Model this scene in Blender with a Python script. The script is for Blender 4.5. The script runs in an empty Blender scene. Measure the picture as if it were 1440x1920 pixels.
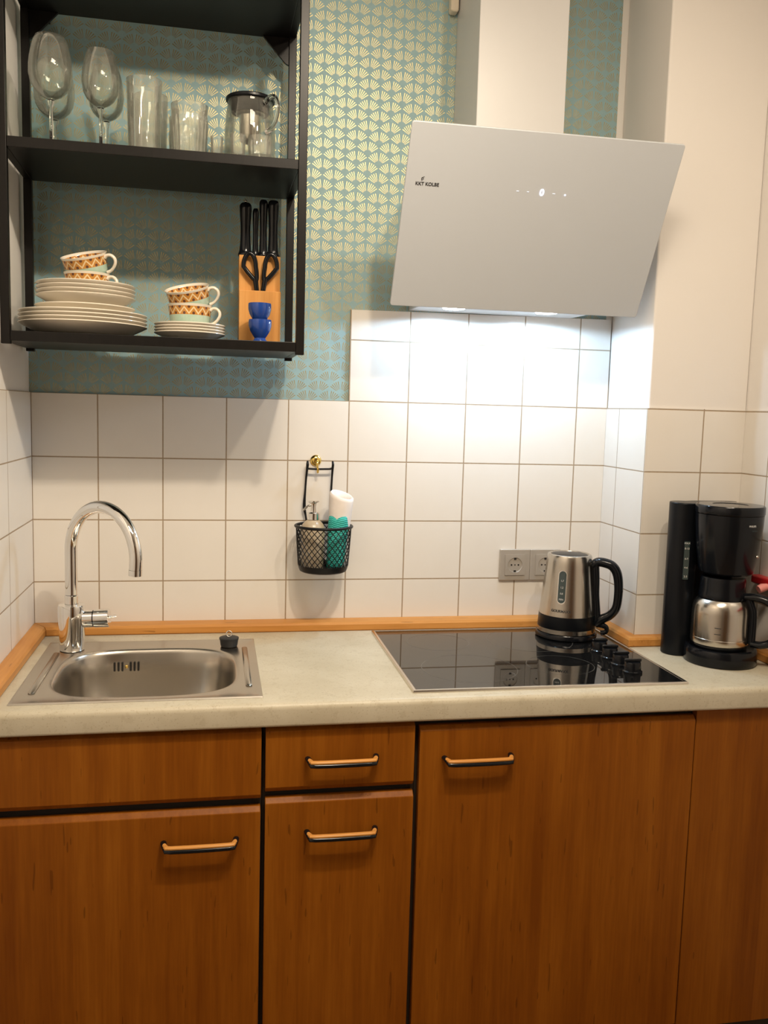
import bpy, bmesh, math, random
from math import sin, cos, pi, radians, atan2, sqrt
from mathutils import Vector, Matrix

random.seed(7)
SC = bpy.context.scene
COL = SC.collection

# ---------------------------------------------------------------- mesh builder
class MB:
    def __init__(s):
        s.v = []; s.f = []
    def add(s, vs, fs):
        b = len(s.v)
        s.v += [tuple(v) for v in vs]
        s.f += [tuple(i + b for i in f) for f in fs]
        return s
    def box(s, x0, x1, y0, y1, z0, z1):
        vs = [(x0,y0,z0),(x1,y0,z0),(x1,y1,z0),(x0,y1,z0),(x0,y0,z1),(x1,y0,z1),(x1,y1,z1),(x0,y1,z1)]
        return s.add(vs, [(0,3,2,1),(4,5,6,7),(0,1,5,4),(1,2,6,5),(2,3,7,6),(3,0,4,7)])
    def prism(s, poly, axis, a, b):
        """poly: 2-D outline; axis 'x': poly=(y,z), 'y': poly=(x,z), 'z': poly=(x,y)"""
        n = len(poly)
        def mk(p, t):
            if axis == 'x': return (t, p[0], p[1])
            if axis == 'y': return (p[0], t, p[1])
            return (p[0], p[1], t)
        vs = [mk(p, a) for p in poly] + [mk(p, b) for p in poly]
        fs = [tuple(range(n))[::-1], tuple(range(n, 2*n))]
        fs += [(i, (i+1) % n, n + (i+1) % n, n + i) for i in range(n)]
        return s.add(vs, fs)
    def lathe(s, prof, c=(0,0,0), seg=40, M=None, flute=None, ang0=0, ang1=2*pi):
        """prof: (r, z) list; r==0 ends close in a point"""
        full = abs(ang1 - ang0 - 2*pi) < 1e-6
        n = seg if full else seg + 1
        rows = []; vs = []; fs = []
        for (r, z) in prof:
            if r <= 1e-9:
                rows.append([len(vs)]); vs.append((0,0,z))
            else:
                row = []
                for k in range(n):
                    a = ang0 + (ang1-ang0)*k/seg
                    rr = r*(1 + (flute(a, z) if flute else 0))
                    row.append(len(vs)); vs.append((rr*cos(a), rr*sin(a), z))
                rows.append(row)
        for A, B in zip(rows, rows[1:]):
            m = n if full else n-1
            for k in range(m):
                k2 = (k+1) % n
                if len(A) == 1 and len(B) == 1: continue
                if len(A) == 1: fs.append((A[0], B[k2], B[k]))
                elif len(B) == 1: fs.append((A[k], A[k2], B[0]))
                else: fs.append((A[k], A[k2], B[k2], B[k]))
        if M is not None: vs = [tuple(M @ Vector(v)) for v in vs]
        vs = [(v[0]+c[0], v[1]+c[1], v[2]+c[2]) for v in vs]
        return s.add(vs, fs)
    def tube(s, pts, r, seg=12, closed=False, caps=True, sq=None, sp=0):
        pts = [Vector(p) for p in pts]; n = len(pts)
        rs = list(r) if isinstance(r, (list, tuple)) else [r]*n
        if sp:                                   # Catmull-Rom through the points
            P2, R2 = [], []
            for i in range(n-1):
                a, b, c, d = pts[max(i-1, 0)], pts[i], pts[i+1], pts[min(i+2, n-1)]
                ra, rb, rc, rd = rs[max(i-1, 0)], rs[i], rs[i+1], rs[min(i+2, n-1)]
                for k in range(sp):
                    t = k/sp
                    w = (-.5*t**3+t*t-.5*t, 1.5*t**3-2.5*t*t+1, -1.5*t**3+2*t*t+.5*t, .5*t**3-.5*t*t)
                    P2.append(a*w[0]+b*w[1]+c*w[2]+d*w[3]); R2.append(ra*w[0]+rb*w[1]+rc*w[2]+rd*w[3])
            pts, rs = P2+[pts[-1]], R2+[rs[-1]]; n = len(pts)
        T = []
        for i in range(n):
            if closed: t = pts[(i+1) % n] - pts[i-1]
            else: t = pts[min(i+1, n-1)] - pts[max(i-1, 0)]
            T.append(t.normalized())
        ref = Vector((0,0,1)) if abs(T[0].z) < .9 else Vector((1,0,0))
        N = (ref - T[0]*ref.dot(T[0])).normalized()
        vs = []; fs = []
        for i in range(n):
            if i:
                N = (N - T[i]*N.dot(T[i]))
                N = N.normalized() if N.length > 1e-6 else T[i].orthogonal().normalized()
            Bn = T[i].cross(N)
            for k in range(seg):
                a = 2*pi*k/seg
                cx, cy = cos(a), sin(a)
                if sq: cx, cy = cx*sq[0], cy*sq[1]
                vs.append(tuple(pts[i] + (N*cx + Bn*cy)*rs[i]))
        m = n if closed else n-1
        for i in range(m):
            j = (i+1) % n
            for k in range(seg):
                k2 = (k+1) % seg
                fs.append((i*seg+k, i*seg+k2, j*seg+k2, j*seg+k))
        if caps and not closed:
            fs.append(tuple(range(seg))[::-1]); fs.append(tuple((n-1)*seg+k for k in range(seg)))
        return s.add(vs, fs)
    def ball(s, c, r, sc=(1,1,1), seg=16):
        pr = [(r*sin(pi*k/10), -r*cos(pi*k/10)) for k in range(11)]
        pr[0] = (0,-r); pr[-1] = (0,r)
        M = Matrix.Diagonal((sc[0], sc[1], sc[2]))
        return s.lathe(pr, c, seg, M)
    def build(s, name, mat, parent=None, smooth=38, bevel=0, bseg=2, kind=None, label=None, cat=None, group=None):
        me = bpy.data.meshes.new(name)
        o = bpy.data.objects.new(name, me)
        off = Vector((0,0,0))
        p = parent
        while p is not None:
            off += p.location; p = p.parent
        me.from_pydata([tuple(Vector(v)-off) for v in s.v], [], s.f)
        bm = bmesh.new(); bm.from_mesh(me)
        bmesh.ops.recalc_face_normals(bm, faces=bm.faces)
        bm.to_mesh(me); bm.free()
        me.materials.append(mat)
        if smooth:
            me.polygons.foreach_set('use_smooth', [True]*len(me.polygons))
            me.set_sharp_from_angle(angle=radians(smooth))
        COL.objects.link(o)
        if parent is not None: o.parent = parent
        if bevel:
            b = o.modifiers.new('edge', 'BEVEL'); b.width = bevel; b.segments = bseg
            b.limit_method = 'ANGLE'; b.angle_limit = radians(40); b.harden_normals = False
        tag(o, label, cat, group, kind)
        return o

def tag(o, label=None, cat=None, group=None, kind=None):
    if label: o['label'] = label
    if cat: o['category'] = cat
    if group: o['group'] = group
    if kind: o['kind'] = kind
    return o

def thing(name, label, cat, loc=(0,0,0), group=None):
    o = bpy.data.objects.new(name, None); COL.objects.link(o)
    o.location = loc; o.empty_display_size = .05
    return tag(o, label, cat, group)

def copy_tree(o, parent=None):
    c = o.copy(); COL.objects.link(c)
    if parent is not None: c.parent = parent
    for ch in list(o.children): copy_tree(ch, c)
    return c

def place(o, loc, label, rot=None):
    o.location = loc
    if rot: o.rotation_euler = rot
    o['label'] = label
    return o

def rrect(x0, x1, y0, y1, r, n=6):
    out = []
    for cx, cy, a0 in ((x1-r,y0+r,-pi/2),(x1-r,y1-r,0),(x0+r,y1-r,pi/2),(x0+r,y0+r,pi)):
        for k in range(n+1):
            a = a0 + pi/2*k/n
            out.append((cx+r*cos(a), cy+r*sin(a)))
    return out

def text_mesh(txt, size, name, mat, parent, fn, extrude=.0003, bold=0):
    cu = bpy.data.curves.new(name, 'FONT'); cu.body = txt; cu.size = size
    cu.extrude = extrude; cu.align_x = 'CENTER'; cu.align_y = 'CENTER'; cu.offset = bold
    tmp = bpy.data.objects.new(name+'_tmp', cu); COL.objects.link(tmp)
    dg = bpy.context.evaluated_depsgraph_get()
    me = bpy.data.meshes.new_from_object(tmp.evaluated_get(dg))
    bpy.data.objects.remove(tmp); bpy.data.curves.remove(cu)
    off = Vector((0,0,0)); p = parent
    while p is not None:
        off += p.location; p = p.parent
    for v in me.vertices: v.co = Vector(fn(v.co)) - off
    me.materials.clear(); me.materials.append(mat)
    me.name = name
    o = bpy.data.objects.new(name, me); COL.objects.link(o)
    if parent is not None: o.parent = parent
    return o

# ---------------------------------------------------------------- materials
class NT:
    def __init__(s, name):
        s.m = bpy.data.materials.new(name); s.m.use_nodes = True
        s.t = s.m.node_tree; s.n = s.t.nodes; s.l = s.t.links
        s.b = s.n['Principled BSDF']; s.out = s.n['Material Output']
    def node(s, t, **kw):
        n = s.n.new(t)
        for k, v in kw.items(): setattr(n, k, v)
        return n
    def set(s, sock, v):
        if hasattr(v, 'is_output') or isinstance(v, bpy.types.NodeSocket): s.l.new(v, sock)
        else: sock.default_value = v
    def m_(s, op, a, b=None, c=None, clamp=False):
        n = s.node('ShaderNodeMath', operation=op, use_clamp=clamp)
        s.set(n.inputs[0], a)
        if b is not None: s.set(n.inputs[1], b)
        if c is not None: s.set(n.inputs[2], c)
        return n.outputs[0]
    def mix(s, f, a, b):
        n = s.node('ShaderNodeMix', data_type='RGBA')
        s.set(n.inputs['Factor'], f)
        A = [i for i in n.inputs if i.type == 'RGBA']
        s.set(A[0], a if not isinstance(a, tuple) else a); s.set(A[1], b)
        return [o for o in n.outputs if o.type == 'RGBA'][0]
    def pos(s):
        return s.node('ShaderNodeNewGeometry').outputs['Position']
    def obj(s):
        return s.node('ShaderNodeTexCoord').outputs['Object']
    def sep(s, v):
        n = s.node('ShaderNodeSeparateXYZ'); s.l.new(v, n.inputs[0]); return n.outputs
    def comb(s, x, y, z):
        n = s.node('ShaderNodeCombineXYZ')
        for i, v in enumerate((x, y, z)): s.set(n.inputs[i], v)
        return n.outputs[0]
    def scale(s, v, sc):
        n = s.node('ShaderNodeMapping'); s.l.new(v, n.inputs['Vector']); n.inputs['Scale'].default_value = sc
        return n.outputs[0]
    def noise(s, v, sc, det=3, rough=.55, out='Fac'):
        n = s.node('ShaderNodeTexNoise'); s.l.new(v, n.inputs['Vector'])
        n.inputs['Scale'].default_value = sc; n.inputs['Detail'].default_value = det; n.inputs['Roughness'].default_value = rough
        return n.outputs[out]
    def ramp(s, f, stops):
        n = s.node('ShaderNodeValToRGB'); s.l.new(f, n.inputs[0])
        e = n.color_ramp.elements
        while len(e) < len(stops): e.new(.5)
        for i, (p, c) in enumerate(stops):
            e[i].position = p; e[i].color = c if len(c) == 4 else (*c, 1)
        return n.outputs[0]
    def bump(s, h, st=.2, dist=.002):
        n = s.node('ShaderNodeBump'); s.l.new(h, n.inputs['Height'])
        n.inputs['Strength'].default_value = st; n.inputs['Distance'].default_value = dist
        s.l.new(n.outputs[0], s.b.inputs['Normal'])
    def p(s, **kw):
        for k, v in kw.items():
            sock = s.b.inputs[k.replace('_', ' ')]
            if isinstance(v, tuple) and len(v) == 3: v = (*v, 1)
            s.set(sock, v)
        return s

def C4(c): return (*c, 1)

def simple(name, col, rough=.5, metal=0, spec=.5, var=.05, sc=30, **kw):
    """plain surface with a faint procedural tone variation"""
    t = NT(name)
    f = t.noise(t.obj(), sc, 2)
    a = tuple(max(0, c*(1-var)) for c in col); b = tuple(min(1, c*(1+var)) for c in col)
    t.p(Base_Color=t.mix(f, C4(a), C4(b)), Roughness=rough, Metallic=metal, Specular_IOR_Level=spec)
    t.p(**kw)
    return t.m

# white painted plaster
def paint(name, col, st=.12):
    t = NT(name)
    f = t.noise(t.pos(), 60, 4)
    f2 = t.noise(t.pos(), 3, 2)
    t.p(Base_Color=t.mix(f2, C4(tuple(c*.97 for c in col)), C4(col)), Roughness=.75, Specular_IOR_Level=.25)
    t.bump(f, st, .0015)
    return t.m
M_PAINT = paint('white_plaster', (.80, .765, .725))
M_REAR = paint('rear_wall_paint', (.30, .27, .24))
M_CEIL = paint('ceiling_paint', (.82, .80, .77))

def wallpaper():
    t = NT('gold_fan_wallpaper')
    x, y, z = t.sep(t.pos())
    P = .0553; PV = .0487
    u = t.m_('DIVIDE', x, P); v = t.m_('DIVIDE', z, PV)
    def fan(du, dv):
        a = t.m_('SUBTRACT', t.m_('FRACT', t.m_('ADD', u, du)), .5)
        b = t.m_('ADD', t.m_('MULTIPLY', t.m_('SUBTRACT', t.m_('FRACT', t.m_('ADD', v, dv)), .5), PV/P), .31)
        r = t.m_('SQRT', t.m_('ADD', t.m_('MULTIPLY', a, a), t.m_('MULTIPLY', b, b)))
        th = t.m_('ABSOLUTE', t.m_('ARCTAN2', a, b))
        rays = t.m_('GREATER_THAN', t.m_('COSINE', t.m_('MULTIPLY', t.m_('ADD', th, .0), 33)), .30)
        inr = t.m_('MULTIPLY', t.m_('GREATER_THAN', r, .20), t.m_('LESS_THAN', r, .555))
        ing = t.m_('MULTIPLY', t.m_('LESS_THAN', th, 1.02), t.m_('GREATER_THAN', t.m_('ABSOLUTE', a), .038))
        return t.m_('MULTIPLY', rays, t.m_('MULTIPLY', inr, ing))
    m = t.m_('MAXIMUM', fan(.167, .903), fan(.667, .403))
    f = t.noise(t.pos(), 90, 3)
    base = t.mix(f, C4((.26, .405, .435)), C4((.315, .465, .49)))
    gold = t.mix(f, C4((.40, .33, .165)), C4((.50, .43, .245)))
    edge = t.m_('GREATER_THAN', x, 1.440)
    m = t.m_('MULTIPLY', m, t.m_('SUBTRACT', 1, edge))
    col = t.mix(m, base, gold)
    col = t.mix(edge, col, C4((.78, .75, .70)))
    t.p(Base_Color=col, Metallic=t.m_('MULTIPLY', m, .9),
        Roughness=t.m_('SUBTRACT', .62, t.m_('MULTIPLY', m, .17)), Specular_IOR_Level=.3)
    return t.m
M_WALLPAPER = wallpaper()

def tiles(name, axis, off_u, pu=.152, pv=.152, off_v=1.4553, g=.0034):
    t = NT(name)
    x, y, z = t.sep(t.pos())
    U = t.m_('DIVIDE', t.m_('SUBTRACT', x if axis == 'x' else y, off_u), pu)
    V = t.m_('DIVIDE', t.m_('SUBTRACT', z, off_v), pv)
    def edge(w, p):
        fr = t.m_('FRACT', t.m_('ADD', w, .5))
        d = t.m_('ABSOLUTE', t.m_('SUBTRACT', fr, .5))
        n = t.node('ShaderNodeMapRange', interpolation_type='SMOOTHSTEP'); t.set(n.inputs[0], d)
        n.inputs[1].default_value = (g*.28)/p; n.inputs[2].default_value = (g*.62)/p
        return n.outputs[0], d
    eu, du = edge(U, pu); ev, dv = edge(V, pv)
    face = t.m_('MULTIPLY', eu, ev)             # 1 on tile, 0 in joint
    wn = t.node('ShaderNodeTexWhiteNoise', noise_dimensions='2D')
    t.l.new(t.comb(t.m_('FLOOR', U), t.m_('FLOOR', V), 0), wn.inputs['Vector'])
    mott = t.noise(t.pos(), 14, 3)
    tile = t.mix(mott, C4((.755, .715, .655)), C4((.795, .755, .70)))
    tile = t.mix(t.m_('MULTIPLY', wn.outputs['Value'], .25), tile, C4((.74, .695, .63)))
    gr = t.mix(t.noise(t.pos(), 120, 2), C4((.30, .215, .135)), C4((.42, .33, .23)))
    t.p(Base_Color=t.mix(face, gr, tile), Roughness=t.m_('SUBTRACT', .85, t.m_('MULTIPLY', face, .50)), Specular_IOR_Level=.4)
    h = t.m_('ADD', face, t.m_('MULTIPLY', t.noise(t.pos(), 25, 2), .05))
    t.bump(h, .35, .0012)
    return t.m
M_TILE_BACK = tiles('back_wall_tiles', 'x', .1517)
M_TILE_LEFT = tiles('left_wall_tiles', 'y', -.25, pu=.25)
M_TILE_PSIDE = tiles('pillar_side_tiles', 'y', -.0777, g=.003)
M_TILE_PFRONT = tiles('pillar_front_tiles', 'x', 1.6012)
M_TILE_RIGHT = tiles('right_wall_tiles', 'y', -.336)

def wood(name, c0, c1, c2, grain='z', rough=.42, band=.085, bands=.5):
    t = NT(name)
    pos = t.pos(); x, y, z = t.sep(pos)
    sc = {'z': (1, 1, .045), 'x': (.045, 1, 1), 'y': (1, .045, 1)}[grain]
    w = t.scale(pos, sc)
    fine = t.noise(w, 190, 4, .6)
    mid = t.noise(w, 34, 4, .6)
    across = x if grain == 'z' else z
    wn = t.node('ShaderNodeTexWhiteNoise', noise_dimensions='1D')
    t.set(wn.inputs['W'], t.m_('FLOOR', t.m_('DIVIDE', across, band)))
    v = t.m_('ADD', t.m_('MULTIPLY', mid, .65), t.m_('MULTIPLY', fine, .35))
    v = t.m_('ADD', v, t.m_('MULTIPLY', t.m_('SUBTRACT', wn.outputs['Value'], .5), .22*bands))
    blot = t.noise(t.scale(pos, {'z': (1, 1, .35), 'x': (.35, 1, 1), 'y': (1, .35, 1)}[grain]), 9, 3, .6)
    v = t.m_('ADD', v, t.m_('MULTIPLY', t.m_('SUBTRACT', blot, .5), .30))
    col = t.ramp(v, [(.30, c0), (.52, c1), (.74, c2)])
    # short dark pores running with the grain
    pores = t.noise(t.scale(pos, {'z': (1, 1, .10), 'x': (.10, 1, 1), 'y': (1, .10, 1)}[grain]), 120, 1)
    pm = t.m_('GREATER_THAN', pores, .735)
    col = t.mix(t.m_('MULTIPLY', pm, .45), col, C4(tuple(c*.35 for c in c0)))
    t.p(Base_Color=col, Roughness=rough, Specular_IOR_Level=.14)
    t.bump(fine, .06, .0006)
    return t.m
M_DOOR = wood('beech_veneer', (.180, .050, .0036), (.240, .074, .0054), (.305, .103, .0088))
M_EDGEWOOD = wood('beech_strip', (.44, .185, .045), (.55, .25, .065), (.62, .30, .09), grain='x', rough=.35, bands=.2)
M_EDGEWOOD_Y = wood('beech_strip_side', (.44, .185, .045), (.55, .25, .065), (.62, .30, .09), grain='y', rough=.35, bands=.2)
M_BLOCK = wood('block_wood', (.50, .22, .06), (.60, .29, .085), (.66, .35, .12), bands=.2)
M_INLAY = wood('handle_wood', (.52, .22, .05), (.62, .29, .075), (.70, .36, .11), grain='x', rough=.3, bands=0)
M_FRAMEWOOD = wood('added_rear_door_wood', (.10, .045, .015), (.13, .06, .02), (.16, .08, .03))
M_FLOOR = wood('floor_boards', (.22, .12, .045), (.28, .155, .06), (.34, .195, .08), grain='y')

def counter_mat():
    t = NT('mottled_worktop_laminate')
    pos = t.pos()
    big = t.noise(pos, 7, 5, .62); fine = t.noise(pos, 260, 2); med = t.noise(pos, 42, 5, .7)
    col = t.mix(big, C4((.40, .345, .235)), C4((.64, .595, .475)))
    col = t.mix(t.m_('MULTIPLY', t.m_('GREATER_THAN', med, .585), .22), col, C4((.34, .28, .18)))
    n = t.node('ShaderNodeMapRange'); t.set(n.inputs[0], fine); n.inputs[1].default_value = .60; n.inputs[2].default_value = .72
    col = t.mix(t.m_('MULTIPLY', n.outputs[0], .6), col, C4((.33, .26, .16)))
    t.p(Base_Color=col, Roughness=.42, Specular_IOR_Level=.4)
    t.bump(fine, .05, .0005)
    return t.m
M_COUNTER = counter_mat()

def steel(name, col=(.66, .62, .56), rough=.27, streak='z', aniso=0.0):
    t = NT(name)
    sc = {'z': (1, 1, .01), 'x': (.01, 1, 1), 'h': (.02, .02, 1)}[streak]
    f = t.noise(t.scale(t.obj(), sc), 600, 2)
    t.p(Base_Color=t.mix(f, C4(tuple(c*.97 for c in col)), C4(col)), Metallic=1.0,
        Roughness=t.m_('ADD', rough-.01, t.m_('MULTIPLY', f, .02)))
    if aniso: t.p(Anisotropic=aniso)
    return t.m
M_STEEL = steel('brushed_steel', (.57, .53, .47), streak='h', rough=.21)
M_SINK = steel('sink_steel', (.52, .485, .43), .25, 'x')
M_CHROME = simple('chrome', (.86, .85, .83), .045, 1, var=.01)
M_TRIMSTEEL = steel('hob_trim_steel', (.78, .74, .68), .22, 'x')
M_BRASS = simple('brass', (.83, .60, .18), .16, 1, var=.04)
M_CHARCOAL = NT('dark_frame_lacquer')
def _char():
    t = M_CHARCOAL
    f = t.noise(t.scale(t.pos(), (1, 1, .05)), 160, 3)
    t.p(Base_Color=t.mix(f, C4((.0045, .004, .0037)), C4((.010, .0085, .0075))), Roughness=.36, Specular_IOR_Level=.22)
    t.bump(f, .06, .0005)
    return t.m
M_CHARCOAL = _char()
M_BLACK = simple('black_plastic', (.005, .006, .008), .16, spec=.28, var=.1)
M_BLACKSATIN = simple('satin_black_plastic', (.005, .006, .008), .30, spec=.22, var=.1)
M_RUBBER = simple('black_rubber', (.012, .012, .013), .55)
M_BLACKWIRE = simple('black_wire', (.006, .006, .007), .42, spec=.25)
M_DARK = simple('dark_gap', (.012, .009, .007), .8)  # near-black stands in for the shade inside gaps and holes
M_CARCASS = simple('dark_carcass_edge', (.030, .020, .013), .6)
M_HOBGLASS = simple('black_ceramic_glass', (.006, .006, .006), .02, spec=.8, var=.02)
M_RING = simple('printed_ring', (.075, .072, .065), .12)
M_HOODGLASS = simple('champagne_white_glass', (.53, .56, .595), .30, spec=.45, var=.015, sc=4)
M_HOODEDGE = simple('glass_panel_edge', (.74, .72, .67), .25)
M_HOODSTEEL = simple('white_lacquered_steel', (.63, .625, .62), .35, var=.01)
M_LOGO = simple('dark_print', (.03, .03, .03), .5)
M_WHITEPRINT = simple('pale_print', (.62, .62, .60), .5)
M_SOCKET = simple('silver_plastic', (.47, .425, .37), .38, .35)
M_CERAMIC = simple('cream_ceramic', (.80, .735, .62), .16, var=.02)
M_BLUE = simple('cobalt_glaze', (.016, .055, .26), .10, var=.12)
M_CREAMPLASTIC = simple('cream_plastic', (.80, .70, .55), .35)
M_SOAP = simple('beige_ceramic', (.47, .385, .275), .28)
M_RED = simple('red_plastic', (.55, .015, .02), .3)
M_PINK = simple('pink_rubber', (.85, .33, .30), .45)
M_GAUGE = simple('smoked_gauge', (.03, .05, .05), .08, spec=.7)
M_CLOTH = simple('white_cloth', (.82, .76, .72), .9, spec=.1, var=.06, sc=60)

def turq():
    t = NT('turquoise_knit')
    x, y, z = t.sep(t.obj())
    a = t.m_('MULTIPLY', t.m_('ARCTAN2', y, x), 9)
    w = t.m_('SINE', t.m_('ADD', t.m_('MULTIPLY', z, 1250), t.m_('MULTIPLY', t.m_('SINE', a), 1.6)))
    f = t.m_('MULTIPLY', t.m_('ADD', w, 1), .5)
    t.p(Base_Color=t.mix(f, C4((.01, .30, .28)), C4((.06, .58, .52))), Roughness=.6)
    t.bump(f, .5, .0015)
    return t.m
M_TURQ = turq()

def cup_mat(h=.052):
    t = NT('patterned_cup_glaze')
    x, y, z = t.sep(t.obj())
    a = t.m_('ARCTAN2', y, x)
    s = t.m_('MULTIPLY', a, 14/(2*pi))
    v = t.m_('DIVIDE', t.m_('SUBTRACT', z, h-.0235), .0185)         # 0..1 inside the band
    tri = t.m_('PINGPONG', s, .5)                                       # 0..0.5
    d = t.m_('ABSOLUTE', t.m_('SUBTRACT', v, t.m_('ADD', .14, t.m_('MULTIPLY', tri, 1.4))))
    zig = t.m_('LESS_THAN', d, .12)
    f = t.noise(t.obj(), 150, 3)
    band = t.mix(f, C4((.42, .15, .03)), C4((.66, .33, .07)))
    band = t.mix(zig, band, C4((.80, .62, .36)))
    fs = t.m_('SUBTRACT', t.m_('FRACT', s), .5)
    def dots(vv, shift):
        q = t.m_('SUBTRACT', t.m_('FRACT', t.m_('ADD', s, shift)), .5)
        dv = t.m_('MULTIPLY', t.m_('SUBTRACT', v, vv), .9)
        return t.m_('LESS_THAN', t.m_('ADD', t.m_('MULTIPLY', q, q), t.m_('MULTIPLY', dv, dv)), .022)
    dd = t.m_('MAXIMUM', dots(.88, .5), dots(.17, 0))
    band = t.mix(t.m_('MULTIPLY', dd, .85), band, C4((.07, .025, .03)))
    teal = t.mix(t.noise(t.obj(), 45, 4, .7), C4((.26, .47, .38)), C4((.62, .70, .58)))
    body = t.mix(t.m_('GREATER_THAN', v, 0), teal, band)
    cream = C4((.80, .735, .62))
    r = t.m_('SQRT', t.m_('ADD', t.m_('MULTIPLY', x, x), t.m_('MULTIPLY', y, y)))
    # pattern only on the outside wall
    outer = t.m_('GREATER_THAN', r, t.m_('ADD', .0392, t.m_('MULTIPLY', z, .062)))
    col = t.mix(t.m_('MULTIPLY', outer, t.m_('LESS_THAN', v, 1.0)), cream, body)
    t.p(Base_Color=col, Roughness=.16)
    return t.m
M_CUP = cup_mat()

def thin_glass(name, tint=(.96, .97, .95), boost=1.0, haze=0.0):
    t = NT(name)
    tr = t.node('ShaderNodeBsdfTransparent'); tr.inputs[0].default_value = C4(tint)
    gl = t.node('ShaderNodeBsdfGlossy'); gl.inputs['Roughness'].default_value = .02
    lw = t.node('ShaderNodeFresnel'); lw.inputs['IOR'].default_value = 1.5
    f = t.m_('MULTIPLY', lw.outputs[0], boost, clamp=True)
    mx = t.node('ShaderNodeMixShader'); t.l.new(f, mx.inputs[0]); t.l.new(tr.outputs[0], mx.inputs[1]); t.l.new(gl.outputs[0], mx.inputs[2])
    last = mx
    if haze:
        df = t.node('ShaderNodeBsdfDiffuse'); df.inputs[0].default_value = (.8, .78, .7, 1)
        n = t.noise(t.obj(), 40, 3)
        m2 = t.node('ShaderNodeMixShader'); t.l.new(t.m_('MULTIPLY', n, haze*2, clamp=True), m2.inputs[0])
        t.l.new(mx.outputs[0], m2.inputs[1]); t.l.new(df.outputs[0], m2.inputs[2]); last = m2
    t.l.new(last.outputs[0], t.out.inputs['Surface'])
    return t.m
M_GLASS = thin_glass('thin_clear_glass', boost=.6, haze=.035)
M_GLASS_MILKY = thin_glass('milky_clear_glass', boost=.7, haze=.075)  # clear glass with a stronger pale diffuse haze
def solid_glass():
    t = NT('solid_clear_glass')
    f = t.noise(t.obj(), 20, 2)
    t.p(Base_Color=t.mix(f, C4((.95, .96, .94)), C4((.98, .98, .97))), Roughness=.02, Transmission_Weight=1.0, IOR=1.48)
    return t.m
M_SOLIDGLASS = solid_glass()

def emis(name, col, st):
    t = NT(name)
    f = t.noise(t.obj(), 10, 1)
    t.p(Base_Color=t.mix(f, C4(col), C4(col)), Emission_Color=C4(col), Emission_Strength=st)
    return t.m
M_LED = emis('hood_lamp_led', (.86, .93, 1.0), 30)
M_DIGIT = emis('display_digit', (.74, .80, 1.0), 6)
M_DIGIT_DIM = emis('display_icon', (.80, .84, 1.0), .8)

# ---------------------------------------------------------------- setting
ZC = .875                     # worktop surface
XP, YP, XR = 1.4526, -.2317, 1.7128
CEIL = 2.75; YB = -3.3
def structure(mb, name, mat, **kw):
    return mb.build(name, mat, kind='structure', **kw)

structure(MB().box(-.12, 2.0, .006, .12, 0, CEIL), 'wall_back', M_WALLPAPER)
structure(MB().box(-.12, -.004, YB, .006, 0, CEIL), 'wall_left', M_PAINT)
structure(MB().prism([(XP+.004, .006), (XP+.004, YP+.004), (XR+.004, YP+.004), (XR+.004, .006)], 'z', 0, CEIL), 'wall_pillar', M_PAINT, bevel=.004)
structure(MB().box(XR+.004, XR+.12, YB, .006, 0, CEIL), 'wall_right', M_PAINT)
structure(MB().box(-.12, XR+.12, YB-.12, YB, 0, CEIL), 'wall_rear', M_REAR)
structure(MB().box(-.12, XR+.12, YB-.12, .12, -.1, 0), 'floor', M_FLOOR)
structure(MB().box(-.12, XR+.12, YB-.12, .12, CEIL, CEIL+.1), 'ceiling', M_CEIL)
dr = structure(MB().box(.55, 1.40, YB, YB+.03, 0, 2.02), 'added_rear_door', M_FRAMEWOOD, bevel=.004)  # unseen door, added as a dark shape for the steel to reflect
MB().tube([(.66, YB+.03, 1.03), (.66, YB+.075, 1.03), (.78, YB+.075, 1.03)], .009).build('door_handle', M_STEEL, dr)

# tiled surfaces
L = [(0, ZC-.02), (XP, ZC-.02), (XP, 1.6875), (.7587, 1.6815), (.7587, 1.4553), (0, 1.4543)]
structure(MB().prism(L, 'y', 0, .0055), 'trim_1', M_TILE_BACK)
structure(MB().box(-.0035, 0, -1.2, -.0005, ZC-.02, 1.4553), 'trim_2', M_TILE_LEFT)
structure(MB().box(XP, XP+.0035, YP, -.0005, ZC-.02, 1.4570), 'trim_3', M_TILE_PSIDE)
structure(MB().box(XP+.0036, XR, YP, YP+.0035, ZC-.02, 1.4585), 'trim_4', M_TILE_PFRONT)
structure(MB().box(XR, XR+.0035, -1.2, YP-.0003, ZC-.02, 1.4590), 'trim_5', M_TILE_RIGHT)

# ---------------------------------------------------------------- worktop, strips
HX0, HX1, HY0, HY1 = .105, .480, -.538, -.168      # cut-out under the sink
def worktop():
    mb = MB()
    yf, zt, zb = -.592, ZC, .828
    prof = [(HY0, zt)]
    r = .013
    for k in range(7):
        a = pi/2*k/6
        prof.append((yf + r - r*sin(a), zt - r + r*cos(a)))
    r2 = .006
    for k in range(5):
        a = pi/2*k/4
        prof.append((yf + r2 - r2*cos(a), zb + r2 - r2*sin(a)))
    prof.append((HY0, zb))
    mb.prism(prof, 'x', .0005, XR-.0005)
    mb.box(.0005, HX0, HY0, -.0005, zb, zt)
    mb.box(HX0, HX1, HY1, -.0005, zb, zt)
    mb.box(HX1, XP-.0005, HY0, -.0005, zb, zt)
    mb.box(XP-.0005, XR-.0005, HY0, YP-.0005, zb, zt)
    return mb.build('kitchen_worktop', M_COUNTER, smooth=30,
        label='long mottled cream laminate worktop with rounded front edge carrying sink and hob', cat='worktop')
worktop()

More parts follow.
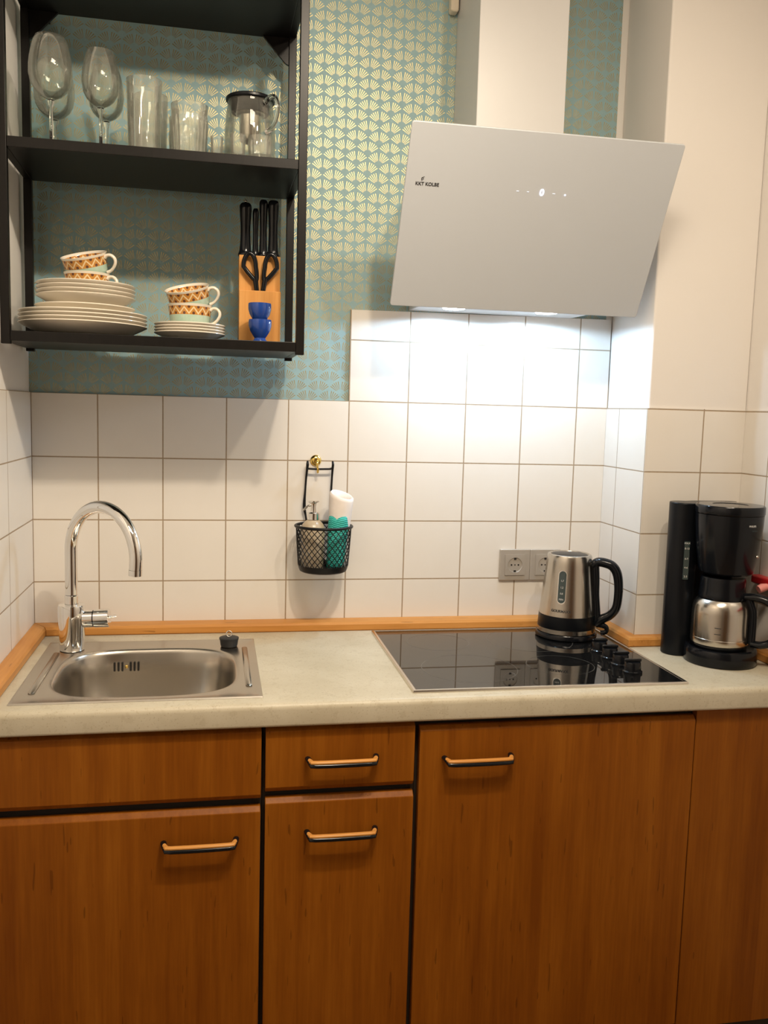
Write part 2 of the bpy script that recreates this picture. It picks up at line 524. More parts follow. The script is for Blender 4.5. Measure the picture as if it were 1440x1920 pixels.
def strip_profile(d, h):           # (outward, up)
    return [(0.0006, .0005), (d-.002, .0005), (d, .003), (d, h-.006), (d-.004, h-.001), (d-.008, h), (0.0006, h+.001)]
pb = [(-a, ZC+b) for a, b in strip_profile(.046, .0225)]
def mitre_strip(name, mat, verts_fn, n, label):
    mb = MB(); vs = []; m = len(pb)
    for j in range(n):
        vs += verts_fn(j)
    fs = [tuple(range(m))[::-1], tuple((n-1)*m + k for k in range(m))]
    for j in range(n-1):
        fs += [(j*m+k, j*m+(k+1) % m, (j+1)*m+(k+1) % m, (j+1)*m+k) for k in range(m)]
    mb.add(vs, fs)
    return mb.build(name, mat, smooth=25, label=label, cat='upstand strip')
SP = strip_profile(.046, .0225); SL = strip_profile(.034, .0225); SPL = strip_profile(.028, .0235)
mitre_strip('upstand_strip', M_EDGEWOOD,
    lambda j: [((a*.034/.046 + .0008) if j == 0 else (XP - a*.028/.046 - .0008), -a, ZC+b) for a, b in SP], 2,
    'long beech wood upstand strip along the tiled back wall behind sink and hob')
mitre_strip('upstand_strip', M_EDGEWOOD_Y,
    lambda j: [(a, (-a*.046/.034 - .0008) if j == 0 else -.585, ZC+b) for a, b in SL], 2,
    'beech wood upstand strip running along the left wall beside the sink')
def pil(j):
    if j == 0: return [(XP - a, -a*.046/.028 - .0008, ZC+b) for a, b in SPL]
    if j == 1: return [(XP - a, YP - a, ZC+b) for a, b in SPL]
    return [(XR-.030, YP - a, ZC+b) for a, b in SPL]
mitre_strip('upstand_strip', M_EDGEWOOD_Y, pil, 3, 'short beech wood upstand strip wrapping round the foot of the tiled pillar')
mitre_strip('upstand_strip', M_EDGEWOOD_Y,
    lambda j: [(XR - a, (YP-.030) if j == 0 else -.585, ZC+b) for a, b in SPL], 2,
    'beech wood upstand strip on the right wall behind the coffee machine jug')

# ---------------------------------------------------------------- base cabinets
YD = -.578; TD = .019
def front_panel(name, x0, x1, z0, z1, parent, top=.0095, bot=.011, dy=0, mat=None):
    y = YD + dy; pr = []
    def arc(cy, cz, r, a0, a1):
        return [(cy + r*cos(a0+(a1-a0)*k/5), cz + r*sin(a0+(a1-a0)*k/5)) for k in range(6)]
    pr += [(y+TD, z0)]
    if bot: pr += [(y+.009, z0), (y, z0+bot)]
    else: pr += [(y, z0)]
    if top: pr += [(y, z1-top), (y+.009, z1)]
    else: pr += [(y, z1)]
    pr += [(y+TD, z1)]
    return MB().prism(pr, 'x', x0, x1).build(name, mat or M_DOOR, parent, smooth=20, bevel=.0012, bseg=2)
def handle(x0, x1, z, parent, y=YD):
    def path(dz, ext, out):
        return [(x0-ext, y-.0005, z), (x0-ext+.001, y-.008, z), (x0+.005, y-.0195-out, z+dz*.6-.002), (x0+.015, y-.025-out, z+dz-.004),
                (x1-.015, y-.025-out, z+dz-.004), (x1-.005, y-.0195-out, z+dz*.6-.002), (x1+ext-.001, y-.008, z), (x1+ext, y-.0005, z)]
    h = MB().tube(path(-.0022, 0, 0), .0058, 12, sq=(.75, 1), sp=3).build('handle', M_BLACK, parent, label='dark bow handle with a light wood inlay')
    p = path(.0038, 0, -.0004)[1:-1]
    MB().tube(p, .0046, 10, sq=(.8, 1), sp=3).build('handle_inlay', M_INLAY, h, label='light wood inlay on top of the dark handle')
    return h
def carcass(x0, x1, parent, dark=M_CARCASS, top=.827):
    mb = MB()
    mb.box(x0, x0+.016, YD+TD+.004, -.03, .10, top); mb.box(x1-.016, x1, YD+TD+.004, -.03, .10, top)
    mb.box(x0+.016, x1-.016, YD+TD+.004, -.03, .10, .116)
    mb.box(x0+.016, x1-.016, -.046, -.03, .116, top)
    return mb.build('cabinet_body', dark, parent, smooth=0)
# sink cabinet
t = thing('sink_cabinet', 'wide beech cabinet under the sink with blank panel above one long door', 'cabinet', (.26, -.3, 0))
carcass(.002, .5225, t)
MB().box(.018, .5065, YD+TD+.001, YD+TD+.004, .655, .70).build('rail', M_DARK, t, smooth=0)  # dark sheet behind the gap, its shade put into the colour
front_panel('blank_panel', .002, .5200, .6795, .8215, t, top=.006)
d = front_panel('door', .002, .5195, .112, .6645, t)
handle(.3370, .4735, .6050, d)
# drawer cabinet
t = thing('drawer_cabinet', 'narrow beech cabinet with one drawer above a door between sink and hob', 'cabinet', (.675, -.3, 0))
carcass(.5235, .8265, t)
MB().box(.5395, .8105, YD+TD+.001, YD+TD+.004, .670, .70).build('rail', M_DARK, t, smooth=0)  # dark sheet giving the drawer gap its shade by colour
d = front_panel('drawer', .5280, .8220, .6920, .8215, t, top=.006)
handle(.6095, .7440, .7590, d)
d = front_panel('door', .5285, .8225, .112, .6795, t)
handle(.6100, .7455, .6105, d)
# tall-front cabinet below the hob
t = thing('hob_cabinet', 'broad beech cabinet below the hob with one undivided door and single handle', 'cabinet', (1.13, -.3, 0))
carcass(.8275, 1.4300, t)
MB().box(.8435, 1.4140, YD+TD+.001, YD+TD+.004, .795, .827).build('rail', M_DARK, t, smooth=0)  # dark sheet painting the shade of the gap above the door
d = front_panel('door', .8325, 1.4275, .105, .8130, t)
handle(.8830, 1.0215, .7482, d)
# filler panel at right
t = thing('end_cabinet', 'plain beech cabinet front without handle under the coffee machine at the far right', 'cabinet', (1.57, -.3, 0))
MB().box(1.4310, XR-.001, YD+TD+.004, -.30, .0995, .8275).build('cabinet_body', M_CARCASS, t, smooth=0)
front_panel('door', 1.4310, XR-.0015, .100, .8270, t, top=0, bot=0, dy=.003)
MB().box(.002, XR-.001, -.530, -.515, .0005, .0990).build('plinth', M_CARCASS, None, smooth=0,
    label='dark recessed plinth board below the beech cabinet doors', cat='plinth')

# ---------------------------------------------------------------- sink, plug, tap
SX0, SX1, SY0, SY1 = .055, .5235, -.553, -.112
def superl(cx, cy, ax, ay, n, e, z):
    out = []
    for k in range(n):
        a = 2*pi*k/n
        c, s_ = cos(a), sin(a)
        out.append((cx + ax*abs(c)**(2/e)*(1 if c >= 0 else -1), cy + ay*abs(s_)**(2/e)*(1 if s_ >= 0 else -1), z))
    return out
def rect_loop(x0, x1, y0, y1, n, z):
    cx, cy = (x0+x1)/2, (y0+y1)/2; ax, ay = (x1-x0)/2, (y1-y0)/2
    out = []
    for k in range(n):
        a = 2*pi*k/n; c, s_ = cos(a), sin(a)
        m = max(abs(c), abs(s_)); out.append((cx+ax*c/m, cy+ay*s_/m, z))
    return out
def sink():
    t = thing('inset_sink', 'small stainless steel inset sink with one rounded bowl in the worktop', 'sink', ((SX0+SX1)/2, (SY0+SY1)/2, ZC))
    n = 96
    bx, by, ax, ay = .2925, -.3520, .184, .172
    loops = [rect_loop(SX0, SX1, SY0, SY1, n, ZC+.0004), rect_loop(SX0+.0015, SX1-.0015, SY0+.0015, SY1-.0015, n, ZC+.0028),
             rect_loop(SX0+.005, SX1-.005, SY0+.005, SY1-.005, n, ZC+.0030), rect_loop(SX0+.008, SX1-.008, SY0+.008, SY1-.008, n, ZC+.0018)]
    for (g, dz) in ((.010, .0018), (.004, .0016), (.0, .0004), (-.003, -.003), (-.006, -.010), (-.010, -.05), (-.015, -.10), (-.026, -.130), (-.05, -.145), (-.09, -.149), (-.14, -.151)):
        loops.append(superl(bx, by, ax+g, ay+g, n, 3.4 if g > -.02 else 3.0, ZC+dz))
    mb = MB(); vs = [v for l in loops for v in l]; fs = []
    for j in range(len(loops)-1):
        fs += [(j*n+k, j*n+(k+1) % n, (j+1)*n+(k+1) % n, (j+1)*n+k) for k in range(n)]
    fs.append(tuple((len(loops)-1)*n+k for k in range(n)))
    mb.add(vs, fs)
    # pressed ribs left and right of the bowl
    for x, y0, y1 in ((.086, -.495, -.205), (.4985, -.485, -.192)):
        mb.tube([(x, y0, ZC+.0026), (x, y0+.006, ZC+.0034), (x, y1-.006, ZC+.0034), (x, y1, ZC+.0026)], [.002, .0065, .0065, .002], 14, sq=(.42, 1))
    mb.build('basin', M_SINK, t, smooth=35)
    # overflow grille on the rear bowl wall
    yo = by + ay - .0135
    for i, dx in enumerate((-.0260, -.0175, -.0090, .0090, .0175, .0260)):
        w = .0022
        MB().prism(rrect(.2340+dx-w, .2340+dx+w, ZC-.046, ZC-.025, .0021, 4), 'y', yo-.0012, yo+.003).build('overflow_slot', M_DARK, t, smooth=30)
    MB().ball((.2340, yo-.0005, ZC-.036), .004, (1, .5, 1)).build('overflow_screw', M_BRASS, t)
    MB().lathe([(0, ZC-.1495), (.036, ZC-.1495), (.040, ZC-.1505), (.041, ZC-.152)], (.2925, -.352, 0), 32).build('drain', M_CHROME, t)
sink()

t = thing('sink_plug', 'black rubber plug with a metal ring resting on the rear right sink corner', 'plug', (.4635, -.176, ZC+.0025))
zp = ZC+.0032
MB().lathe([(0, zp), (.0185, zp), (.0195, zp+.002), (.0215, zp+.016), (.0225, zp+.0165), (.0225, zp+.020), (.019, zp+.0215), (.008, zp+.0225), (0, zp+.0225)], (.4635, -.176, 0), 32).build('stopper', M_RUBBER, t)
MB().tube([(.4635+.0065*cos(a), -.176+.002*sin(a), zp+.0285+.0062*sin(a)) for a in [2*pi*k/16 for k in range(16)]], .0013, 8, closed=True).build('ring', M_STEEL, t)

def tap():
    fx, fy = .1140, -.1770
    z0 = ZC+.0030
    t = thing('kitchen_tap', 'chrome mixer tap with tall curved spout behind the sink bowl', 'tap', (fx, fy, ZC))
    body = [(0, z0), (.0262, z0), (.0268, z0+.002), (.0278, z0+.03), (.0302, z0+.075), (.0302, z0+.098), (.0285, z0+.1035), (.0165, z0+.1055), (0, z0+.1055)]
    MB().lathe(body, (fx, fy, 0), 48).build('tap_body', M_CHROME, t)
    zc = z0+.1058
    MB().lathe([(.0, zc), (.0150, zc), (.0152, zc+.018), (.0140, zc+.0195), (.0128, zc+.0200), (0, zc+.0200)], (fx, fy, 0), 40).build('collar', M_CHROME, t)
    R = .104; dx, dy = cos(radians(-43)), sin(radians(-43))
    zs = zc+.0205; za = 1.106
    pts = [(0, zs), (0, zs+.04), (0, zs+.07), (0, za-.02)]
    for k in range(31):
        a = pi - (pi+.10)*k/30
        pts.append((R + R*cos(a), za + R*sin(a)))
    end = pts[-1]
    pts.append((end[0]-.0008, end[1]-.010))
    P3 = [(fx+u*dx, fy+u*dy, z) for u, z in pts]
    MB().tube(P3, .0138, 24).build('spout', M_CHROME, t)
    e = Vector(P3[-1]); tdir = (Vector(P3[-1])-Vector(P3[-3])).normalized()
    MB().tube([e+tdir*.0004, e+tdir*.013], .0144, 24).build('aerator', M_CHROME, t)
    # side lever: cylinder pointing right, ring joint, end cap and pin
    zl = ZC+.0735; ax = Vector((.985, -.10, .05)).normalized()
    p = Vector((fx+.0260, fy-.002, zl))
    MB().tube([p, p+ax*.0215], .0198, 28).build('lever_base', M_CHROME, t)
    h = MB().tube([p+ax*.0235, p+ax*.0242, p+ax*.0555, p+ax*.0565], [.0190, .0206, .0206, .0198], 28).build('lever', M_CHROME, t)
    MB().tube([p+ax*.0216, p+ax*.0234], .0186, 24).build('joint_ring', M_BLACK, t)
    MB().tube([p+ax*.0566+Vector((0,0,.002)), p+ax*.0725+Vector((0,0,.004))], .0027, 12).build('lever_pin', M_CHROME, h)
tap()

# ---------------------------------------------------------------- hob
BX0, BX1, BY0, BY1 = .8205, 1.4180, -.5565, -.0655
def hob():
    t = thing('ceramic_hob', 'black glass ceramic hob with steel rim and four knobs set in the worktop', 'hob', ((BX0+BX1)/2, (BY0+BY1)/2, ZC))
    MB().prism(rrect(BX0+.007, BX1-.007, BY0+.007, BY1-.007, .004), 'z', ZC+.0006, ZC+.0046).build('glass_plate', M_HOBGLASS, t, smooth=20)
    mb = MB(); r = .0042
    o = [(BX0, BY0), (BX1, BY0), (BX1, BY1), (BX0, BY1)]
    prof = [(0, .0004), (0, .003), (.0015, .0056), (.005, .0062), (.0072, .0050), (.0072, .0004)]
    vs = []
    for (cx, cy), (sx, sy) in zip(o, ((1, 1), (-1, 1), (-1, -1), (1, -1))):
        vs += [(cx+sx*a, cy+sy*a, ZC+b) for a, b in prof]
    m = len(prof); fs = []
    for j in range(4):
        k2 = (j+1) % 4
        fs += [(j*m+i, k2*m+i, k2*m+(i+1) % m, j*m+(i+1) % m) for i in range(m)]
    mb.add(vs, fs).build('steel_rim', M_TRIMSTEEL, t, smooth=40)
    for cx, cy, rr in ((.978, -.410, .105), (.962, -.190, .075), (1.190, -.405, .075), (1.195, -.190, .105)):
        n = 72; vs = []; fs = []
        for k in range(n):
            a = 2*pi*k/n
            vs += [(cx+(rr-.0008)*cos(a), cy+(rr-.0008)*sin(a), ZC+.00475), (cx+(rr+.0008)*cos(a), cy+(rr+.0008)*sin(a), ZC+.00475)]
        fs = [(2*k, 2*k+1, (2*k+3) % (2*n), (2*k+2) % (2*n)) for k in range(n)]
        MB().add(vs, fs).build('zone_ring', M_RING, t, smooth=0)
    for y in (-.3035, -.3610, -.4170, -.4760):
        z = ZC+.0048
        k = MB().lathe([(0, z), (.0215, z), (.0215, z+.004), (.0185, z+.006), (.0178, z+.022), (.0165, z+.0245), (0, z+.0250)], (1.3285, y, 0), 36).build('knob', M_BLACK, t)
        MB().box(1.3285-.019, 1.3285+.019, y-.0045, y+.0045, z+.0245, z+.0305).build('knob_grip', M_BLACK, k, bevel=.0015)
hob()

# ---------------------------------------------------------------- kettle
def kettle():
    kx, ky = 1.3060, -.1512
    zb = ZC+.0050
    t = thing('electric_kettle', 'brushed steel electric kettle with black handle standing on the hob', 'kettle', (kx, ky, zb))
    c = (kx, ky, 0)
    MB().lathe([(0, zb), (.0735, zb), (.0765, zb+.003), (.0765, zb+.011), (.0740, zb+.0145), (0, zb+.0145)], c, 56).build('power_base', M_BLACK, t)
    MB().lathe([(0, zb+.0150), (.0715, zb+.0150), (.0725, zb+.016), (.0725, zb+.0265), (0, zb+.0265)], c, 56).build('steel_ring', M_STEEL, t)
    MB().lathe([(0, zb+.0268), (.0715, zb+.0268), (.0722, zb+.029), (.0700, zb+.0590), (0, zb+.0590)], c, 56).build('lower_band', M_BLACKSATIN, t)
    z1 = zb+.0593; zt = 1.0905
    def R(z): return .0696 - (.0696-.0555)*((z-z1)/(zt-.006-z1))
    prof = [(0, z1), (.0696, z1)] + [(R(z1+(zt-.006-z1)*k/8), z1+(zt-.006-z1)*k/8) for k in range(1, 9)] + [(.0535, zt-.0015), (.0505, zt), (.0470, zt-.0008), (.0455, zt-.004), (0, zt-.004)]
    MB().lathe(prof, c, 64).build('kettle_body', M_STEEL, t)
    MB().lathe([(0, zt-.0038), (.0440, zt-.0038), (.0440, zt-.0015), (.040, zt-.0005), (0, zt+.0002)], c, 48).build('lid', M_BLACKSATIN, t)
    # short pouring lip opposite the handle
    al = radians(118); d = Vector((cos(al), sin(al), 0))
    cc = Vector((kx, ky, 0))
    lip = [cc+d*.0500+Vector((0, 0, zt-.030)), cc+d*.0570+Vector((0, 0, zt-.014)), cc+d*.0610+Vector((0, 0, zt-.004))]
    MB().tube(lip, [.006, .011, .013], 16, sq=(.5, 1)).build('spout_lip', M_STEEL, t)
    # handle loop on the right, turned a little towards the room
    ah = radians(-32); d = Vector((cos(ah), sin(ah), 0)); up = Vector((0, 0, 1))
    def q(r, z): return cc + d*r + up*z
    loop = [q(.0590, 1.0640), q(.0700, 1.0740), q(.0880, 1.0735), q(.1060, 1.0670), q(.1180, 1.0500), q(.1235, 1.0200), q(.1235, .985),
            q(.1190, .9600), q(.1060, .9430), q(.0900, .9330), q(.0790, .9235), q(.0720, .9150)]
    MB().tube(loop, [.0125, .0135, .0140, .0140, .0138, .0130, .0125, .0125, .0130, .0135, .0130, .0110], 18, sq=(.85, 1.0), sp=5).build('handle', M_BLACK, t)
    spine = [q(.0640, 1.0640), q(.0670, 1.030), q(.0690, .990), q(.0730, .950), q(.0750, .9140)]
    MB().tube(spine, [.0105, .0100, .0095, .0100, .0105], 14, sp=4).build('handle_spine', M_BLACK, t)
    sw = [q(.0800, .9180), q(.0980, .9130), q(.1000, .9010), q(.0870, .8960)]
    MB().tube(sw, [.008, .0065, .0055, .007], 12, sp=4).build('switch', M_BLACK, t)
    # water window on the front
    aw = radians(-126)
    def wall(u, z, off):
        r = R(z)+off; a = aw+u/r
        return (kx+r*cos(a), ky+r*sin(a), z)
    def capsule(w, za, zb_, off):
        out = []
        for k in range(13):
            a = pi*k/12; out.append((w*cos(a), zb_+w*sin(a)))
        for k in range(13):
            a = pi+pi*k/12; out.append((w*cos(a), za+w*sin(a)))
        mid = [wall(u, z, off) for u, z in out]
        mb = MB(); back = [wall(u, z, -.002) for u, z in out]; n = len(out)
        mb.add(mid+back, [tuple(range(n)), tuple(range(n, 2*n))[::-1]]+[(i, (i+1) % n, n+(i+1) % n, n+i) for i in range(n)])
        return mb
    capsule(.0112, .984, 1.0445, .0010).build('window_frame', M_CHROME, t, smooth=0)
    w = capsule(.0092, .984, 1.0445, .0018).build('water_window', M_GAUGE, t, smooth=0, label='dark water level window')
    for tx, z in (('1,7', 1.030), ('1,2', 1.0135), ('0,8', .9985), ('MIN', .984)):
        text_mesh(tx, .0062, 'gauge_mark', M_WHITEPRINT, w, lambda p, z=z: wall(p.x, z+p.y, .0022+p.z))
    text_mesh('GOURMAXX', .0088, 'lettering', M_LOGO, t, lambda p: wall(p.x+.001, .9545+p.y, .0006+p.z), bold=.0002)
kettle()

# ---------------------------------------------------------------- coffee machine and jug
CX, CY = 1.588, -.393
def coffee():
    t = thing('coffee_machine', 'black filter coffee machine with round water tank standing against the tiled pillar', 'coffee machine', (CX, CY, ZC))
    z0 = ZC+.0006
    tcx, tcy, tr = 1.5200, -.3130, .0350
    fp = []
    for k in range(25):                                   # round column, then the slim back
        a = radians(60) + radians(260)*k/24
        fp.append((tcx+tr*cos(a), tcy+tr*sin(a)))
    fp += [(1.556, -.3190), (1.640, -.3120), (1.660, -.305), (1.668, -.292), (1.662, -.279), (1.650, -.2735), (1.560, -.2735)]
    MB().prism(fp, 'z', z0, 1.2390).build('water_tank', M_BLACKSATIN, t, smooth=40, bevel=.002)
    MB().box(1.5620, 1.6450, -.3500, -.3180, 1.0900, 1.2170).build('bridge', M_BLACKSATIN, t)
    b = MB().lathe([(0, z0), (.0780, z0), (.0810, z0+.004), (.0810, z0+.030), (.0780, z0+.036), (.073, z0+.038), (.070, z0+.0365), (0, z0+.0365)], (CX, CY, 0), 64)
    b.build('warming_base', M_BLACK, t)
    MB().lathe([(0, 1.0840), (.054, 1.0840), (.0590, 1.088), (.0630, 1.105), (.0695, 1.150), (.0735, 1.195), (.0745, 1.2210), (0, 1.2210)], (CX, CY, 0), 64).build('filter_basket', M_BLACK, t)
    MB().lathe([(0, 1.2220), (.0750, 1.2220), (.0760, 1.2245), (.0760, 1.2390), (.0740, 1.2420), (.040, 1.2425), (.0385, 1.2413), (0, 1.2413)], (CX, CY, 0), 64).build('lid', M_BLACK, t)
    # gauge strip on the tank
    gx, gy = 1.5105, -.3552
    g = MB()
    mx = [(-.0065, -.0003), (.0065, -.0003)]
    n = Vector((-.20, -.98, 0)).normalized(); s = Vector((.98, -.20, 0)).normalized()
    cpt = Vector((tcx, tcy, 0)) + n*(tr+.0002)
    def gp(u, z, o): return tuple(cpt + s*u + n*o + Vector((0, 0, z)))
    g.add([gp(-.0062, 1.060, -.004), gp(.0062, 1.060, -.004), gp(.0062, 1.150, -.004), gp(-.0062, 1.150, -.004),
           gp(-.0062, 1.060, .0016), gp(.0062, 1.060, .0016), gp(.0062, 1.150, .0016), gp(-.0062, 1.150, .0016)],
          [(0,3,2,1),(4,5,6,7),(0,1,5,4),(1,2,6,5),(2,3,7,6),(3,0,4,7)])
    gg = g.build('water_gauge', M_GAUGE, t, smooth=0, label='clear gauge strip with white marks on the tank')
    for i, (tx, z) in enumerate((('MAX', 1.1455), ('8-12', 1.133), ('6-9', 1.109), ('4-6', 1.088), ('2-3', 1.067))):
        text_mesh(tx, .0062, 'gauge_mark', M_WHITEPRINT, gg, lambda p, z=z: gp(p.x, z+p.y, .0018+p.z))
    # small white maker's lettering on the round front
    def fr(p, ang, z, R): 
        a = ang + p.x/R
        return (CX+(R+.0004+p.z)*cos(a), CY+(R+.0004+p.z)*sin(a), z+p.y)
    text_mesh('PHILIPS', .0060, 'lettering', M_WHITEPRINT, t, lambda p: fr(p, radians(-80), 1.2005, .0738))
    text_mesh('Cafe Gaia', .0042, 'lettering', M_GAUGE, t, lambda p: fr(p, radians(-74), 1.190, .0729))
    MB().ball((CX+.0665*cos(radians(-50)), CY+.0665*sin(radians(-50)), 1.1290), .0045, (1, 1, .8)).build('switch_button', M_STEEL, t)

    jz = z0+.0372
    j = thing('thermal_jug', 'brushed steel thermal jug with black lid and handle in the coffee machine', 'jug', (CX, CY, jz))
    jx, jy = CX-.0075, CY-.0045
    c = (jx, jy, 0)
    MB().lathe([(0, jz), (.0590, jz), (.0610, jz+.003), (.0610, jz+.010), (0, jz+.010)], c, 56).build('jug_foot', M_BLACK, j)
    b = MB().lathe([(0, jz+.0104), (.0630, jz+.0104), (.0640, jz+.013), (.0640, jz+.0240), (.0633, jz+.0248), (.0640, jz+.0256), (.0640, jz+.082), (.0625, jz+.095),
                (.0570, jz+.108), (.0510, jz+.114), (0, jz+.114)], c, 64).build('jug_body', M_STEEL, j)
    MB().lathe([(0, jz+.1144), (.0525, jz+.1144), (.0530, jz+.117), (.0520, jz+.126), (.0500, jz+.134), (.0495, jz+.156), (.048, jz+.1635), (0, jz+.1645)], c, 56).build('jug_lid', M_BLACK, j)
    ah = radians(-44); d = Vector((cos(ah), sin(ah), 0))
    def q(r, z): return Vector((jx, jy, jz+z)) + d*r
    MB().tube([q(.050, .122), q(.075, .124), q(.100, .118), q(.118, .102), q(.124, .075), q(.122, .045), q(.112, .026), q(.092, .0165), q(.0700, .0165)],
              [.011, .012, .0125, .0125, .012, .0115, .011, .0105, .010], 16, sq=(.8, 1.1), sp=5).build('jug_handle', M_BLACK, j)
    MB().tube([q(.0700, .0160), q(.0705, .04), q(.0700, .085), q(.064, .105), q(.0570, .121)], .0085, 12, sp=4).build('handle_spine', M_BLACK, j)
    # two short level marks engraved on the steel
    for z in (.040, .054):
        a0 = radians(-132)
        mb = MB(); vs = []
        for k in range(7):
            a = a0+.22*k/6
            for zz in (-.0008, .0008): vs.append((jx+.0643*cos(a), jy+.0643*sin(a), jz+z+zz))
        mb.add(vs, [(2*k, 2*k+2, 2*k+3, 2*k+1) for k in range(6)]).build('level_mark', M_LOGO, j, smooth=0)
coffee()

# red object on the right wall
t = thing('wall_rack', 'red plastic rack on the right wall behind the coffee machine jug', 'rack', (XR-.012, -.45, 1.06))
MB().box(XR-.024, XR-.0005, -.62, -.338, 1.050, 1.070).build('rail', M_RED, t, bevel=.004)
MB().tube([(XR-.024, -.405, 1.052), (XR-.036, -.405, 1.050), (XR-.046, -.405, 1.046)], [.008, .010, .009], 14).build('peg', M_PINK, t, label='pink peg')

# ---------------------------------------------------------------- double socket
def socket():
    x0, x1, z0, z1 = 1.1710, 1.3400, .9940, 1.0782
    t = thing('double_socket', 'silver double power socket on the back wall tiles behind the kettle', 'socket', ((x0+x1)/2, 0, (z0+z1)/2))
    cz = (z0+z1)/2
    cs = (x0+.0423, x1-.0423)
    mb = MB()
    for i, (a, b) in enumerate(((x0, x0+.0845), (x0+.0847, x1))):
        mb.prism(rrect(a, b, z0, z1, .003), 'y', -.0075, -.0004)
    fr = mb.build('frame', M_SOCKET, t, smooth=30, bevel=.0022)
    for cx in cs:
        # insert: square plate with a round well
        n = 48; h = .0275
        def sq(r, y): 
            return [(cx+p[0], y, cz+p[1]) for p in [(h*cos(2*pi*k/n)/max(abs(cos(2*pi*k/n)), abs(sin(2*pi*k/n))), h*sin(2*pi*k/n)/max(abs(cos(2*pi*k/n)), abs(sin(2*pi*k/n)))) for k in range(n)]]
        def ci(r, y): return [(cx+r*cos(2*pi*k/n), y, cz+r*sin(2*pi*k/n)) for k in range(n)]
        loops = [sq(h, -.0078), sq(h, -.0098), ci(.0200, -.0100), ci(.0192, -.0090), ci(.0190, -.0079)]
        mb = MB(); vs = [v for l in loops for v in l]; fs = []
        for j in range(len(loops)-1):
            fs += [(j*n+k, j*n+(k+1) % n, (j+1)*n+(k+1) % n, (j+1)*n+k) for k in range(n)]
        fs.append(tuple((len(loops)-1)*n+k for k in range(n)))
        ins = mb.add(vs, fs).build('socket_insert', M_SOCKET, t, smooth=30)
        for dx in (-.0095, 0, .0095):
            MB().lathe([(0, .0003), (.0023 if dx else .0018, .0003), (.0023 if dx else .0018, 0)], (cx+dx, -.00795, cz), 14, Matrix.Rotation(pi/2, 3, 'X')).build('pin_hole', M_DARK, ins, smooth=0)
        for sgn in (-1, 1):
            MB().box(cx-.003, cx+.003, -.0096, -.0080, cz+sgn*.0165-.0022, cz+sgn*.0165+.0022).build('earth_clip', M_DARK, ins, smooth=0)
socket()

# ---------------------------------------------------------------- hanging mesh basket
BXc, BYc = .6925, -.0760
def basket():
    t = thing('hanging_basket', 'black wire mesh basket hanging on a brass hook on the back wall tiles', 'basket', (BXc, BYc, 1.035))
    zr, zb, rt, rb = 1.1480, 1.0350, .0675, .0590
    def R(z): return rb + (rt-rb)*min(1, max(0, (z-zb)/(zr-zb)))**.7
    MB().tube([(BXc+.0690*cos(a), BYc+.0690*sin(a), zr) for a in [2*pi*k/48 for k in range(48)]], .0036, 10, closed=True).build('rim', M_BLACKWIRE, t)
    mb = MB(); n = 28; z0, z1 = zb+.016, zr-.001; cells = 5.7
    for sgn in (-1, 1):
        for i in range(n):
            pts = []
            for k in range(17):
                u = k/16; z = z0+(z1-z0)*u
                a = 2*pi*i/n + sgn*2*pi/n*cells*u
                pts.append((BXc+R(z)*cos(a), BYc+R(z)*sin(a), z))
            mb.tube(pts, .0011, 5, caps=False)
    mb.build('mesh_wall', M_BLACKWIRE, t)
    MB().lathe([(0, zb), (.052, zb), (.0575, zb+.003), (.0603, zb+.010), (.0618, zb+.0180), (.0600, zb+.0180), (.0575, zb+.004), (.0560, zb+.003), (0, zb+.0028)], (BXc, BYc, 0), 48).build('base_pan', M_BLACKWIRE, t)
    # hanger of bent wire
    yw = -.0125
    mb = MB()
    mb.tube([(.6560, -.0165, 1.3030), (.6556, -.0215, 1.2960), (.6552, -.0190, 1.2870), (.6535, yw, 1.262), (.6515, yw, 1.225), (.6500, yw, 1.200), (.6505, yw, 1.182), (.6535, yw, 1.168), (.6560, yw-.004, 1.1500)],
            [.0026, .0038, .0034, .0027, .0027, .0038, .0040, .0028, .0026], 10, sp=4)
    mb.tube([(.7190, -.0165, 1.3035), (.7194, -.0205, 1.2960), (.7190, -.0185, 1.2860), (.7185, yw, 1.262), (.7172, yw, 1.225), (.7165, yw, 1.190), (.7180, yw-.001, 1.168), (.7190, yw-.0005, 1.1500)],
            [.0024, .0032, .0030, .0026, .0026, .0026, .0026, .0026], 10, sp=4)
    mb.tube([(.6552, -.0185, 1.2850), (.675, -.0185, 1.2838), (.700, -.0185, 1.2842), (.7140, -.0185, 1.2850), (.7190, -.0185, 1.2880)], .0026, 10, sp=4)
    mb.build('hanger', M_BLACKWIRE, t)
    h = thing('wall_hook', 'small round brass hook on the tile joint holding the wire basket', 'hook', (.678, 0, 1.304))
    MB().lathe([(0, 0), (.0135, 0), (.0140, .002), (.0110, .0055), (.006, .0075), (0, .008)], (.6780, -.0006, 1.3045), 32, Matrix.Rotation(pi/2, 3, 'X')).build('hook_plate', M_BRASS, h)
    MB().tube([(.6805, -.0060, 1.3030), (.6805, -.0120, 1.2990), (.6812, -.0142, 1.2880), (.6815, -.0150, 1.2790), (.6815, -.0195, 1.2755), (.6815, -.0250, 1.2775), (.6815, -.0270, 1.2860)],
              [.0042, .0035, .0028, .0026, .0025, .0024, .0030], 10, sp=4).build('hook_arm', M_BRASS, h)
basket()

